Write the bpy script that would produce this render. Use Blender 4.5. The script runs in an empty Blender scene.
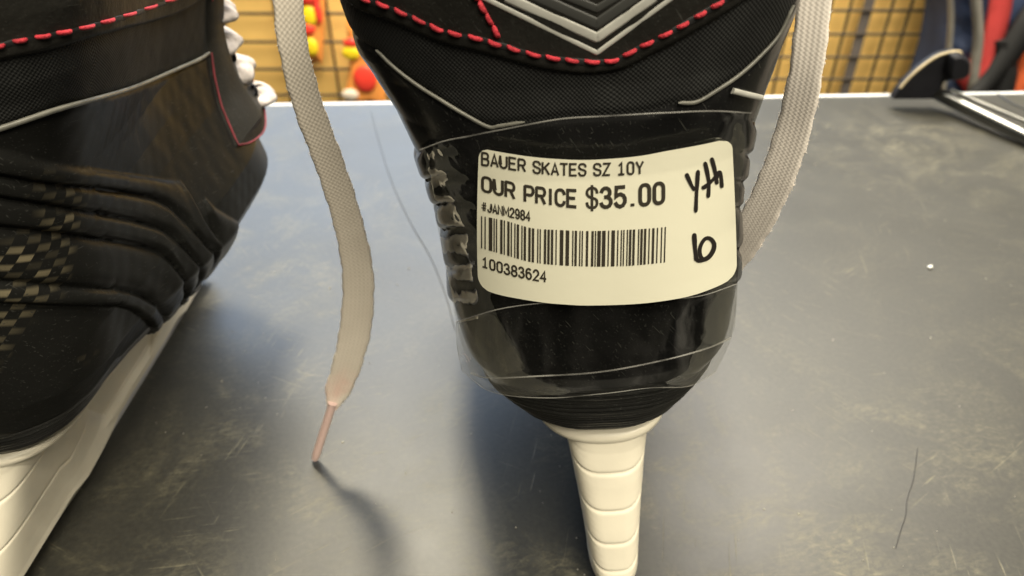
import bpy, bmesh, math, random
import numpy as np
from mathutils import Vector, Matrix
from mathutils.bvhtree import BVHTree
from mathutils.interpolate import poly_3d_calc

random.seed(7); rng = np.random.default_rng(7)
U = 0.0075                      # metres per working unit (all shapes below are in working units)
sc = bpy.context.scene
COL = sc.collection
R = math.radians

# ------------------------------------------------------------------ camera model
F = 720.0; PITCH = R(36); H = 22.5
CD = np.array([0, math.cos(PITCH), -math.sin(PITCH)])
CU = np.array([0, math.sin(PITCH), math.cos(PITCH)])
CR = np.array([1.0, 0, 0]); CC = np.array([0, 0, H])
def ray(px, py): return CD + CR * ((px - 512) / F) + CU * ((288 - py) / F)
def at_t(px, py, t): return CC + ray(px, py) * t
def at_z(px, py, z=0.0):
    d = ray(px, py); return CC + d * ((z - H) / d[2])
def at_y(px, py, y):
    d = ray(px, py); return CC + d * (y / d[1])

# ------------------------------------------------------------------ materials
def mat(name): 
    m = bpy.data.materials.new(name); m.use_nodes = True
    nt = m.node_tree; b = nt.nodes['Principled BSDF']
    return m, nt, b
def N(nt, t, **kw):
    n = nt.nodes.new(t)
    for k, v in kw.items():
        if k in n.inputs: n.inputs[k].default_value = v
        else: setattr(n, k, v)
    return n
def L(nt, a, b): nt.links.new(a, b)
def simple(name, col, rough=.5, metal=0, spec=.5, coat=0, bump=0, bscale=200, var=0.0, vscale=30, coat_rough=.1):
    m, nt, b = mat(name)
    b.inputs['Base Color'].default_value = (*col, 1)
    b.inputs['Roughness'].default_value = rough
    b.inputs['Metallic'].default_value = metal
    b.inputs['Specular IOR Level'].default_value = spec
    b.inputs['Coat Weight'].default_value = coat
    b.inputs['Coat Roughness'].default_value = coat_rough
    tc = N(nt, 'ShaderNodeTexCoord')
    if var:
        n = N(nt, 'ShaderNodeTexNoise', Scale=vscale, Detail=6.0)
        L(nt, tc.outputs['Object'], n.inputs['Vector'])
        mr = N(nt, 'ShaderNodeMapRange'); mr.inputs['From Min'].default_value = .3; mr.inputs['From Max'].default_value = .7
        mr.inputs['To Min'].default_value = 1 - var; mr.inputs['To Max'].default_value = 1 + var
        L(nt, n.outputs['Fac'], mr.inputs['Value'])
        mx = N(nt, 'ShaderNodeMix', data_type='RGBA', blend_type='MULTIPLY'); mx.inputs[0].default_value = 1
        mx.inputs[6].default_value = (*col, 1)
        L(nt, mr.outputs['Result'], mx.inputs[7]); L(nt, mx.outputs[2], b.inputs['Base Color'])
    if bump:
        n = N(nt, 'ShaderNodeTexNoise', Scale=bscale, Detail=4.0)
        L(nt, tc.outputs['Object'], n.inputs['Vector'])
        bp = N(nt, 'ShaderNodeBump', Strength=bump, Distance=.0004)
        L(nt, n.outputs['Fac'], bp.inputs['Height']); L(nt, bp.outputs['Normal'], b.inputs['Normal'])
    return m

def weave_mat(name, dark, light, period, rough=.5, coat=0.0, strength=.6, ang=0.0, spec=.5, along=1.0, columns=0.0):
    """fine basket weave driven by the surface's own UV (in working units)"""
    m, nt, b = mat(name)
    tc = N(nt, 'ShaderNodeTexCoord')
    mp = N(nt, 'ShaderNodeMapping'); mp.inputs['Rotation'].default_value = (0, 0, ang)
    k = 1 / period
    mp.inputs['Scale'].default_value = (k, k * along, 1)
    L(nt, tc.outputs['UV'], mp.inputs['Vector'])
    sx = N(nt, 'ShaderNodeSeparateXYZ'); L(nt, mp.outputs['Vector'], sx.inputs[0])
    def s(o):
        a = N(nt, 'ShaderNodeMath', operation='MULTIPLY'); L(nt, o, a.inputs[0]); a.inputs[1].default_value = 2 * math.pi
        c = N(nt, 'ShaderNodeMath', operation='SINE'); L(nt, a.outputs[0], c.inputs[0]); return c.outputs[0]
    p = N(nt, 'ShaderNodeMath', operation='MULTIPLY'); L(nt, s(sx.outputs[0]), p.inputs[0]); L(nt, s(sx.outputs[1]), p.inputs[1])
    if columns:
        p2 = N(nt, 'ShaderNodeMath', operation='MULTIPLY_ADD'); L(nt, p.outputs[0], p2.inputs[0]); p2.inputs[1].default_value = .5
        p3 = N(nt, 'ShaderNodeMath', operation='MULTIPLY'); L(nt, s(sx.outputs[0]), p3.inputs[0]); p3.inputs[1].default_value = columns
        L(nt, p3.outputs[0], p2.inputs[2]); p = p2
    mr = N(nt, 'ShaderNodeMapRange'); mr.inputs['From Min'].default_value = -1
    L(nt, p.outputs[0], mr.inputs['Value'])
    no = N(nt, 'ShaderNodeTexNoise', Scale=120.0, Detail=3.0); L(nt, tc.outputs['Object'], no.inputs['Vector'])
    mu = N(nt, 'ShaderNodeMath', operation='MULTIPLY'); L(nt, mr.outputs[0], mu.inputs[0]); L(nt, no.outputs['Fac'], mu.inputs[1])
    mx = N(nt, 'ShaderNodeMix', data_type='RGBA'); mx.inputs[6].default_value = (*dark, 1); mx.inputs[7].default_value = (*light, 1)
    L(nt, mu.outputs[0], mx.inputs[0]); L(nt, mx.outputs[2], b.inputs['Base Color'])
    bp = N(nt, 'ShaderNodeBump', Strength=strength, Distance=.0003); L(nt, mr.outputs[0], bp.inputs['Height'])
    L(nt, bp.outputs['Normal'], b.inputs['Normal'])
    b.inputs['Roughness'].default_value = rough; b.inputs['Coat Weight'].default_value = coat
    b.inputs['Coat Roughness'].default_value = .12; b.inputs['Specular IOR Level'].default_value = spec
    return m

def carbon_mat(name):
    m, nt, b = mat(name)
    tc = N(nt, 'ShaderNodeTexCoord')
    mp = N(nt, 'ShaderNodeMapping'); mp.inputs['Rotation'].default_value = (0, 0, R(28)); mp.inputs['Scale'].default_value = (3.0, 4.6, 1)
    L(nt, tc.outputs['UV'], mp.inputs['Vector'])
    ck = N(nt, 'ShaderNodeTexChecker', Scale=1.0); L(nt, mp.outputs['Vector'], ck.inputs['Vector'])
    fl = N(nt, 'ShaderNodeVectorMath', operation='FLOOR'); L(nt, mp.outputs['Vector'], fl.inputs[0])
    wn = N(nt, 'ShaderNodeTexWhiteNoise', noise_dimensions='2D'); L(nt, fl.outputs[0], wn.inputs['Vector'])
    fr = N(nt, 'ShaderNodeVectorMath', operation='FRACTION'); L(nt, mp.outputs['Vector'], fr.inputs[0])
    sf = N(nt, 'ShaderNodeSeparateXYZ'); L(nt, fr.outputs[0], sf.inputs[0])
    ex = N(nt, 'ShaderNodeMath', operation='PINGPONG'); L(nt, sf.outputs[1], ex.inputs[0]); ex.inputs[1].default_value = .5
    e2 = N(nt, 'ShaderNodeMapRange'); e2.inputs['From Max'].default_value = .3; L(nt, ex.outputs[0], e2.inputs['Value'])
    w1 = N(nt, 'ShaderNodeMath', operation='MULTIPLY'); L(nt, wn.outputs['Value'], w1.inputs[0]); L(nt, e2.outputs[0], w1.inputs[1])
    w2 = N(nt, 'ShaderNodeMath', operation='MULTIPLY'); L(nt, w1.outputs[0], w2.inputs[0]); L(nt, ck.outputs['Fac'], w2.inputs[1])
    no = N(nt, 'ShaderNodeTexNoise', Scale=60.0, Detail=5.0); L(nt, tc.outputs['Object'], no.inputs['Vector'])
    # worn patches where the weave shows through the lacquer
    n2 = N(nt, 'ShaderNodeTexNoise', Scale=28.0, Detail=2.0); L(nt, tc.outputs['Object'], n2.inputs['Vector'])
    cr = N(nt, 'ShaderNodeMapRange'); cr.inputs['From Min'].default_value = .54; cr.inputs['From Max'].default_value = .72
    L(nt, n2.outputs['Fac'], cr.inputs['Value'])
    sx = N(nt, 'ShaderNodeSeparateXYZ'); L(nt, tc.outputs['UV'], sx.inputs[0])
    hz = N(nt, 'ShaderNodeMapRange'); hz.inputs['From Min'].default_value = 4.8; hz.inputs['From Max'].default_value = 7.0; hz.inputs['To Min'].default_value = 1; hz.inputs['To Max'].default_value = 0
    L(nt, sx.outputs[0], hz.inputs['Value'])
    m0 = N(nt, 'ShaderNodeMath', operation='MULTIPLY'); L(nt, cr.outputs[0], m0.inputs[0]); L(nt, hz.outputs[0], m0.inputs[1])
    mu = N(nt, 'ShaderNodeMath', operation='MULTIPLY'); L(nt, w2.outputs[0], mu.inputs[0]); L(nt, m0.outputs[0], mu.inputs[1])
    b.inputs['Specular IOR Level'].default_value = .06
    mx = N(nt, 'ShaderNodeMix', data_type='RGBA'); mx.inputs[6].default_value = (.011, .011, .010, 1); mx.inputs[7].default_value = (.25, .21, .13, 1)
    L(nt, mu.outputs[0], mx.inputs[0]); L(nt, mx.outputs[2], b.inputs['Base Color'])
    mr = N(nt, 'ShaderNodeMapRange'); mr.inputs['To Min'].default_value = .28; mr.inputs['To Max'].default_value = .42
    L(nt, no.outputs['Fac'], mr.inputs['Value']); L(nt, mr.outputs[0], b.inputs['Roughness'])
    bp = N(nt, 'ShaderNodeBump', Strength=.25, Distance=.0002); L(nt, no.outputs['Fac'], bp.inputs['Height'])
    L(nt, bp.outputs['Normal'], b.inputs['Normal'])
    return m

M = {}
M['leather'] = simple('black_leather', (.019, .018, .0155), .55, bump=.35, bscale=900, var=.25, vscale=90, spec=.09)
M['weave'] = weave_mat('ballistic_nylon', (.008, .008, .008), (.062, .063, .06), .105, .6, strength=.5, ang=R(0), spec=.09)
M['shell'] = carbon_mat('carbon_shell')
M['gloss'] = simple('gloss_black_plastic', (.007, .007, .007), .22, bump=.08, bscale=120, var=.3, vscale=60)
M['sole'] = simple('sole_black_rubber', (.012, .012, .011), .3, bump=.3, bscale=400, var=.3)
M['lining'] = simple('dark_lining', (.02, .02, .022), .9)
M['red'] = simple('red_thread', (.55, .032, .048), .8, bump=.9, bscale=2200, var=.25, vscale=300)
M['piping_red'] = simple('dull_red_piping', (.16, .012, .02), .7, bump=.4, bscale=800, var=.4, vscale=150)
M['silver'] = simple('pale_trim', (.17, .165, .14), .45, bump=.3, bscale=700, var=.3, vscale=150)
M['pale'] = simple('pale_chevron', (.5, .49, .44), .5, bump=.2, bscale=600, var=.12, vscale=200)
M['grey'] = simple('grey_chevron', (.06, .06, .055), .5, var=.2)
M['holder'] = simple('cream_plastic', (.80, .74, .60), .42, bump=.12, bscale=250, var=.10, vscale=45)
M['steel'] = simple('runner_steel', (.55, .55, .56), .6, metal=.1, bump=.2, bscale=500, var=.15)
M['chrome'] = simple('chrome', (.13, .13, .12), .33, metal=1.0, bump=.1, bscale=200, var=.15)
M['label'] = simple('label_paper', (.84, .81, .64), .42, bump=.08, bscale=500, var=.02)
M['ink'] = simple('printer_ink', (.035, .028, .018), .6)
M['marker'] = simple('marker_ink', (.02, .016, .014), .45)
M['lace_dark'] = weave_mat('grey_lace_weave', (.55, .49, .41), (.80, .73, .63), .14, .85, strength=.6, along=.9, columns=.25)
def dye_stain(m):
    nt = m.node_tree; b = nt.nodes['Principled BSDF']; src = b.inputs['Base Color'].links[0].from_socket
    tc = N(nt, 'ShaderNodeTexCoord'); sx = N(nt, 'ShaderNodeSeparateXYZ'); L(nt, tc.outputs['Object'], sx.inputs[0])
    n = N(nt, 'ShaderNodeTexNoise', Scale=110.0, Detail=2.0); L(nt, tc.outputs['Object'], n.inputs['Vector'])
    a = N(nt, 'ShaderNodeMapRange'); a.inputs['From Min'].default_value = .004; a.inputs['From Max'].default_value = .016; a.inputs['To Min'].default_value = 1; a.inputs['To Max'].default_value = 0
    L(nt, sx.outputs[2], a.inputs['Value'])
    c = N(nt, 'ShaderNodeMapRange'); c.inputs['From Min'].default_value = .4; c.inputs['From Max'].default_value = .6; c.inputs['To Max'].default_value = .7; L(nt, n.outputs['Fac'], c.inputs['Value'])
    q = N(nt, 'ShaderNodeMath', operation='MULTIPLY'); L(nt, a.outputs[0], q.inputs[0]); L(nt, c.outputs[0], q.inputs[1])
    mx = N(nt, 'ShaderNodeMix', data_type='RGBA', blend_type='MULTIPLY'); L(nt, q.outputs[0], mx.inputs[0]); L(nt, src, mx.inputs[6]); mx.inputs[7].default_value = (1.0, .62, .60, 1)
    L(nt, mx.outputs[2], b.inputs['Base Color'])
dye_stain(M['lace_dark'])
M['lace'] = weave_mat('cream_lace_weave', (.86, .78, .70), (.95, .88, .80), .13, .85, strength=.25, along=1.3, columns=.6)
M['aglet'] = simple('aglet_plastic', (.72, .52, .47), .3, coat=.4)
M['lace_eye'] = simple('lace_fuzzy', (.40, .36, .34), .9, bump=1.0, bscale=800, var=.35, vscale=200)
M['wire'] = simple('black_wire', (.035, .026, .018), .5)
M['post'] = simple('post_paint', (.10, .085, .075), .5, var=.25)
M['yellow'] = simple('yellow_wall_paint', (.80, .51, .15), .6, bump=.2, bscale=30, var=.1, vscale=6)
M['tool'] = simple('tool_black', (.010, .010, .013), .6, spec=.2, var=.3, vscale=60)
M['brass'] = simple('worn_edge', (.42, .34, .20), .5, var=.3, vscale=80)
M['navy'] = simple('navy_nylon', (.022, .035, .075), .6, bump=.5, bscale=300, var=.3, vscale=25)
M['bagred'] = simple('red_nylon', (.50, .05, .045), .6, bump=.5, bscale=300, var=.15, vscale=30)
M['orange'] = simple('orange_nylon', (.70, .13, .04), .6, bump=.5, bscale=300)
M['baggrey'] = simple('grey_webbing', (.21, .20, .17), .7, bump=.5, bscale=500, var=.2)
M['black'] = simple('black_webbing', (.01, .01, .01), .7, bump=.5, bscale=500)
M['pk_red'] = simple('package_red', (.75, .05, .03), .4, var=.2, vscale=20)
M['pk_yel'] = simple('package_yellow', (.85, .62, .02), .35, var=.1, vscale=20)
M['pk_or'] = simple('package_orange', (.75, .28, .06), .45, var=.25, vscale=15)
M['pk_white'] = simple('package_white', (.7, .6, .48), .6, var=.3, vscale=25)
M['trim'] = simple('table_edge_trim', (.62, .63, .64), .35, var=.1)
M['hair'] = simple('hair', (.02, .018, .016), .5)
M['dust'] = simple('dust', (.36, .34, .28), .9)

def add_wear(m, amount=.05, scale=160):
    nt = m.node_tree; b = nt.nodes['Principled BSDF']; src = b.inputs['Base Color'].links[0].from_socket
    tc = N(nt, 'ShaderNodeTexCoord'); acc = None
    for rot in ((.3, .9, .2), (1.1, .2, 1.4)):
        mp = N(nt, 'ShaderNodeMapping', vector_type='TEXTURE'); mp.inputs['Rotation'].default_value = rot; mp.inputs['Scale'].default_value = (1, 1 / 16, 1 / 16)
        L(nt, tc.outputs['Object'], mp.inputs['Vector']); n = N(nt, 'ShaderNodeTexNoise', Scale=float(scale), Detail=1.0); L(nt, mp.outputs['Vector'], n.inputs['Vector'])
        r_ = N(nt, 'ShaderNodeMapRange'); r_.inputs['From Min'].default_value = .68; r_.inputs['From Max'].default_value = .76; r_.inputs['To Max'].default_value = 1; L(nt, n.outputs['Fac'], r_.inputs['Value'])
        if acc is None: acc = r_.outputs[0]
        else:
            q = N(nt, 'ShaderNodeMath', operation='MAXIMUM'); L(nt, acc, q.inputs[0]); L(nt, r_.outputs[0], q.inputs[1]); acc = q.outputs[0]
    mx = N(nt, 'ShaderNodeMix', data_type='RGBA'); L(nt, acc, mx.inputs[0]); L(nt, src, mx.inputs[6]); mx.inputs[7].default_value = (amount, amount, amount * .9, 1)
    L(nt, mx.outputs[2], b.inputs['Base Color'])
add_wear(M['shell'], .035); add_wear(M['gloss'], .04); add_wear(M['sole'], .10, 260); add_wear(M['leather'], .045, 220)
def film_mat(name, rough=.012, base=.0, gain=.27):
    m, nt, b = mat(name)
    nt.nodes.remove(b); out = nt.nodes['Material Output']
    tr = N(nt, 'ShaderNodeBsdfTransparent'); tr.inputs['Color'].default_value = (.96, .96, .95, 1)
    gl = N(nt, 'ShaderNodeBsdfGlossy'); gl.inputs['Roughness'].default_value = rough; gl.inputs['Color'].default_value = (1, 1, 1, 1)
    df = N(nt, 'ShaderNodeBsdfTranslucent'); df.inputs['Color'].default_value = (.75, .75, .72, 1)
    tc = N(nt, 'ShaderNodeTexCoord')
    n1 = N(nt, 'ShaderNodeTexNoise', Scale=42.0, Detail=2.5, Distortion=.8); L(nt, tc.outputs['Object'], n1.inputs['Vector'])
    n2 = N(nt, 'ShaderNodeTexNoise', Scale=420.0, Detail=2.0); L(nt, tc.outputs['Object'], n2.inputs['Vector'])
    ad = N(nt, 'ShaderNodeMath', operation='MULTIPLY_ADD'); L(nt, n2.outputs['Fac'], ad.inputs[0]); ad.inputs[1].default_value = .015; L(nt, n1.outputs['Fac'], ad.inputs[2])
    bp = N(nt, 'ShaderNodeBump', Strength=.2, Distance=.0012); L(nt, ad.outputs[0], bp.inputs['Height'])
    L(nt, bp.outputs['Normal'], gl.inputs['Normal'])
    fr = N(nt, 'ShaderNodeFresnel', IOR=1.45); L(nt, bp.outputs['Normal'], fr.inputs['Normal'])
    ml = N(nt, 'ShaderNodeMath', operation='MULTIPLY_ADD'); L(nt, fr.outputs[0], ml.inputs[0]); ml.inputs[1].default_value = gain; ml.inputs[2].default_value = base
    m1 = N(nt, 'ShaderNodeMixShader'); L(nt, ml.outputs[0], m1.inputs[0]); L(nt, tr.outputs[0], m1.inputs[1]); L(nt, gl.outputs[0], m1.inputs[2])
    nt.nodes.remove(df); L(nt, m1.outputs[0], out.inputs['Surface'])
    return m
M['film'] = film_mat('clear_film')
def edge_mat():  # milky broken colour paints the light caught along the tape's cut edges
    m, nt, b = mat('cut_edge_glint')
    nt.nodes.remove(b); out = nt.nodes['Material Output']
    tr = N(nt, 'ShaderNodeBsdfTransparent'); df = N(nt, 'ShaderNodeBsdfPrincipled')
    df.inputs['Base Color'].default_value = (.36, .35, .32, 1); df.inputs['Roughness'].default_value = .25
    tc = N(nt, 'ShaderNodeTexCoord'); n = N(nt, 'ShaderNodeTexNoise', Scale=90.0, Detail=3.0); L(nt, tc.outputs['Object'], n.inputs['Vector'])
    mr = N(nt, 'ShaderNodeMapRange'); mr.inputs['From Min'].default_value = .35; mr.inputs['From Max'].default_value = .65; mr.inputs['To Min'].default_value = .02; mr.inputs['To Max'].default_value = .55
    L(nt, n.outputs['Fac'], mr.inputs['Value'])
    mx = N(nt, 'ShaderNodeMixShader'); L(nt, mr.outputs[0], mx.inputs[0]); L(nt, tr.outputs[0], mx.inputs[1]); L(nt, df.outputs[0], mx.inputs[2])
    L(nt, mx.outputs[0], out.inputs['Surface']); return m
M['film_edge_glint'] = edge_mat()

def table_mat():
    m, nt, b = mat('dark_laminate')
    tc = N(nt, 'ShaderNodeTexCoord')
    def noise(scale, det, rot=0.0, st=(1, 1, 1), dist=0.0, rough=.6):
        mp = N(nt, 'ShaderNodeMapping', vector_type='TEXTURE'); mp.inputs['Rotation'].default_value = (0, 0, rot); mp.inputs['Scale'].default_value = tuple(1 / q for q in st)
        L(nt, tc.outputs['Object'], mp.inputs['Vector'])
        n = N(nt, 'ShaderNodeTexNoise', Scale=scale, Detail=det, Distortion=dist); n.inputs['Roughness'].default_value = rough
        L(nt, mp.outputs['Vector'], n.inputs['Vector']); return n.outputs['Fac']
    def rng_(o, a, c, lo=0.0, hi=1.0):
        mr = N(nt, 'ShaderNodeMapRange'); mr.inputs['From Min'].default_value = a; mr.inputs['From Max'].default_value = c
        mr.inputs['To Min'].default_value = lo; mr.inputs['To Max'].default_value = hi; L(nt, o, mr.inputs['Value']); return mr.outputs[0]
    def math_(op, a, c):
        q = N(nt, 'ShaderNodeMath', operation=op)
        for i, v in enumerate((a, c)):
            if isinstance(v, float): q.inputs[i].default_value = v
            else: L(nt, v, q.inputs[i])
        return q.outputs[0]
    # directional scratches: very stretched noise, thresholded and broken up by a blotchy mask
    sc_sets = [(R(35), 46), (R(-52), 60), (R(78), 40), (R(8), 64), (R(-25), 52)]
    scr = None
    for i, (a, s) in enumerate(sc_sets):
        n = noise(s, 2.0, a, (1, 26, 1), .35)
        t = rng_(n, .655, .70)
        k = rng_(noise(14.0, 2.0, a + 1, (1, 1, 1)), .50, .64)
        t = math_('MULTIPLY', t, k)
        scr = t if scr is None else math_('MAXIMUM', scr, t)
    scuff = rng_(noise(22.0, 8.0, .5, (1, 1, 1), 1.5, .7), .47, .66)
    big = rng_(noise(5.0, 4.0, 0, (1, 1, 1), .4), .38, .62)
    scuff = math_('MULTIPLY', scuff, big)
    scuff = math_('MULTIPLY', scuff, rng_(noise(240.0, 5.0, .3, (1, 2.5, 1), .8, .75), .40, .66))
    wear = math_('ADD', math_('MULTIPLY', scr, .36), math_('MULTIPLY', scuff, .47))
    grain = rng_(noise(700.0, 2.0), .3, .7, .75, 1.25)
    mx = N(nt, 'ShaderNodeMix', data_type='RGBA'); mx.inputs[6].default_value = (.022, .021, .016, 1); mx.inputs[7].default_value = (.23, .205, .12, 1)
    L(nt, wear, mx.inputs[0])
    m2 = N(nt, 'ShaderNodeMix', data_type='RGBA', blend_type='MULTIPLY'); m2.inputs[0].default_value = 1
    L(nt, mx.outputs[2], m2.inputs[6]); L(nt, grain, m2.inputs[7]); L(nt, m2.outputs[2], b.inputs['Base Color'])
    ro = math_('ADD', rng_(noise(16.0, 5.0, .2), .3, .7, .43, .50), math_('MULTIPLY', wear, .25))
    L(nt, ro, b.inputs['Roughness']); b.inputs['Specular IOR Level'].default_value = .6
    bp = N(nt, 'ShaderNodeBump', Strength=.3, Distance=.0002)
    hh = math_('ADD', math_('MULTIPLY', noise(500.0, 3.0), .5), math_('MULTIPLY', scr, -.6)); L(nt, hh, bp.inputs['Height'])
    L(nt, bp.outputs['Normal'], b.inputs['Normal'])
    return m
M['table'] = table_mat()

# ------------------------------------------------------------------ object helpers
def empty(name, loc, label, cat, group=None):
    o = bpy.data.objects.new(name, None); COL.objects.link(o); o.location = Vector(loc) * U
    o.empty_display_size = .01
    tag(o, label, cat, group); return o
def tag(o, label, cat=None, group=None, kind=None):
    o['label'] = label
    if cat: o['category'] = cat
    if group: o['group'] = group
    if kind: o['kind'] = kind
    return o
def obj(name, verts, faces, m, parent=None, smooth=True, uv=None, loc=None):
    """mesh in working units, world coordinates; origin moved to the parent (or loc)"""
    org = Vector((0, 0, 0))
    if parent: 
        p = parent
        while p: org += p.location; p = p.parent
    elif loc is not None: org = Vector(loc) * U
    me = bpy.data.meshes.new(name)
    vs = np.asarray(verts, float) * U - np.array(org)
    me.from_pydata(vs.tolist(), [], [list(map(int, f)) for f in faces])
    if uv is not None:
        l = me.uv_layers.new(name='UVMap'); uv = np.asarray(uv)
        for lp in me.loops: l.data[lp.index].uv = uv[lp.vertex_index]
    if smooth: me.polygons.foreach_set('use_smooth', [True] * len(me.polygons))
    me.materials.append(m)
    me.update()
    o = bpy.data.objects.new(name, me); COL.objects.link(o)
    if parent: o.parent = parent
    else: o.location = org
    return o
class MB:
    def __init__(s): s.v = []; s.f = []; s.uv = []
    def add(s, v, f, uv=None):
        n = len(s.v); s.v += [tuple(map(float, p)) for p in v]; s.f += [tuple(i + n for i in q) for q in f]
        s.uv += ([tuple(q) for q in uv] if uv is not None else [(0, 0)] * len(v))
    def grid(s, P, closed_v=False, uv=None):
        nu, nv = P.shape[:2]; f = []
        for i in range(nu - 1):
            for j in range(nv if closed_v else nv - 1):
                k = (j + 1) % nv
                f.append((i * nv + j, i * nv + k, (i + 1) * nv + k, (i + 1) * nv + j))
        s.add(P.reshape(-1, 3), f, None if uv is None else uv.reshape(-1, 2)); return s
    def cap(s, ring):
        n = len(s.v); s.v += [tuple(map(float, p)) for p in ring]; s.uv += [(0, 0)] * len(ring)
        s.f.append(tuple(range(n, n + len(ring)))); return s
    def tube(s, path, rad, seg=10, flat=1.0, up=None):
        P = np.asarray(path, float); n = len(P)
        rad = np.broadcast_to(np.asarray(rad, float), (n,))
        T = np.gradient(P, axis=0); T /= np.linalg.norm(T, axis=1)[:, None]
        ref = np.array(up if up is not None else (0, 0, 1.0))
        rings = []
        for i in range(n):
            a = np.cross(T[i], ref); 
            if np.linalg.norm(a) < 1e-4: a = np.cross(T[i], (1, 0, 0))
            a /= np.linalg.norm(a); b_ = np.cross(a, T[i])
            th = np.linspace(0, 2 * math.pi, seg, endpoint=False)
            rings.append(P[i] + rad[i] * (np.cos(th)[:, None] * a + flat * np.sin(th)[:, None] * b_))
        G = np.array(rings); s.grid(G, True); s.cap(G[0][::-1]); s.cap(G[-1]); return s
    def box(s, c, h, rot=None):
        c = np.array(c, float); h = np.array(h, float)
        V = np.array([(x, y, z) for x in (-1, 1) for y in (-1, 1) for z in (-1, 1)], float) * h
        if rot is not None: V = V @ np.array(rot).T
        s.add(V + c, [(0, 1, 3, 2), (4, 6, 7, 5), (0, 4, 5, 1), (2, 3, 7, 6), (0, 2, 6, 4), (1, 5, 7, 3)]); return s
    def ball(s, c, ax, n=(10, 7)):
        """ellipsoid; ax = three axis vectors"""
        A = np.array(ax, float); P = []
        for i in range(n[1]):
            ph = math.pi * i / (n[1] - 1)
            P.append([np.array(c) + math.cos(ph) * A[2] + math.sin(ph) * (math.cos(t) * A[0] + math.sin(t) * A[1]) for t in np.linspace(0, 2 * math.pi, n[0], endpoint=False)])
        s.grid(np.array(P), True); return s
    def build(s, name, m, parent=None, smooth=True, loc=None, uv=False):
        return obj(name, s.v, s.f, m, parent, smooth, s.uv if uv else None, loc)
def bevel(o, w, seg=3):
    md = o.modifiers.new('bevel', 'BEVEL'); md.width = w * U; md.segments = seg; md.limit_method = 'ANGLE'; md.angle_limit = R(40); return o
def spline(pts, n):
    """Catmull-Rom through the points, n samples"""
    P = np.asarray(pts, float); P = np.vstack([2 * P[0] - P[1], P, 2 * P[-1] - P[-2]])
    out = []
    seg = len(P) - 3
    for t in np.linspace(0, seg - 1e-9, n):
        i = int(t); f = t - i; a, b_, c, d = P[i:i + 4]
        out.append(.5 * ((2 * b_) + (-a + c) * f + (2 * a - 5 * b_ + 4 * c - d) * f * f + (-a + 3 * b_ - 3 * c + d) * f ** 3))
    return np.array(out)
def smooth(x): x = np.clip(x, 0, 1); return x * x * (3 - 2 * x)
def hash_noise(p, s, seed=0):
    """cheap smooth pseudo-noise from sines"""
    p = np.asarray(p) * s
    return (np.sin(p[..., 0] * 1.7 + seed) * np.sin(p[..., 1] * 2.3 + 1.3 * seed + 1.1 * np.sin(p[..., 2])) + .6 * np.sin(p[..., 2] * 3.1 + p[..., 0] * 2.2 + seed * 2) * np.sin(p[..., 1] * 4.1 - seed)) / 1.6

# ------------------------------------------------------------------ boot surface
ZK = np.array([5.7, 6.2, 6.8, 7.6, 8.6, 10, 11.5, 13, 14.5, 16, 17.5, 19, 21])
WLr = np.array([2.1, 2.85, 3.3, 3.85, 4.3, 4.45, 4.4, 4.45, 4.75, 5.15, 5.8, 5.95, 5.6])
WRr = np.array([1.9, 2.4, 2.75, 3.22, 3.82, 3.95, 3.9, 3.8, 3.95, 4.3, 4.7, 5.0, 5.0])
fi = lambda z, xs, ys: np.interp(z, xs, ys)
def prof(z):
    yb = fi(z, [5.7, 6.0, 6.5, 7.5, 9, 11, 13, 15, 17, 19, 21], [1.35, .95, .55, .12, -.1, 0, .2, .45, .55, .4, .1])
    yf = fi(z, [5.7, 7, 8.5, 9.5, 10.3, 11, 12, 14, 16, 18, 21], [18.5, 19.6, 19.8, 19.3, 18.9, 18.6, 18.2, 17.8, 17.6, 17.5, 17.2])
    dr = fi(z, [5.7, 8, 12, 16, 21], [2.6, 3.4, 3.6, 3.2, 3.0])
    kf = fi(z, [5.7, 8, 10, 12, 14, 21], [.42, .34, .22, -.05, -.2, -.25])
    fr = fi(z, [5.7, 10, 12, 14, 21], [5.5, 6.0, 4.0, 2.5, 2.0])
    return yb, yf, dr, kf, fr
NA, NS, NF = 60, 150, 26
def base_surface(WL, WR, nz=340):
    rows = []
    for z in np.linspace(ZK[0], ZK[-1], nz):
        yb, yf, dr, kf, fr = prof(z); halves = []
        for s, W in ((-1, WL), (1, WR)):
            w = np.interp(z, ZK, W)
            a = np.linspace(0, math.pi / 2, NA)
            ex = 2 / 2.4
            x = w * np.sin(a) ** ex; y = yb + dr - dr * np.maximum(np.cos(a), 0) ** ex
            p1 = np.stack([s * x, y, 0 * y + z], -1)
            y0 = yb + dr
            ys = np.linspace(y0, max(yf - fr, y0 + .3), NS)
            p2 = np.stack([s * w * (1 + kf * smooth((ys - y0) / 8)), ys, 0 * ys + z], -1)[1:]
            ye = ys[-1]; we = w * (1 + kf * smooth((ye - y0) / 8))
            a = np.linspace(0, math.pi / 2, NF)
            p3 = np.stack([s * we * np.maximum(np.cos(a), 0) ** .75, ye + (yf - ye) * np.sin(a), 0 * a + z], -1)[1:]
            halves.append(np.concatenate([p1, p2, p3]))
        l, r_ = halves
        rows.append(np.concatenate([l[::-1], r_[1:-1]]))
    return np.array(rows)          # [nz, nu, 3]; heel centre at column HC
HC = NA + NS - 1 + NF - 1 - 1
def normals(P):
    du = np.roll(P, -1, 1) - np.roll(P, 1, 1); dz = np.gradient(P, axis=0)
    n = np.cross(du, dz); n /= np.linalg.norm(n, axis=-1)[..., None] + 1e-9
    return n
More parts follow.
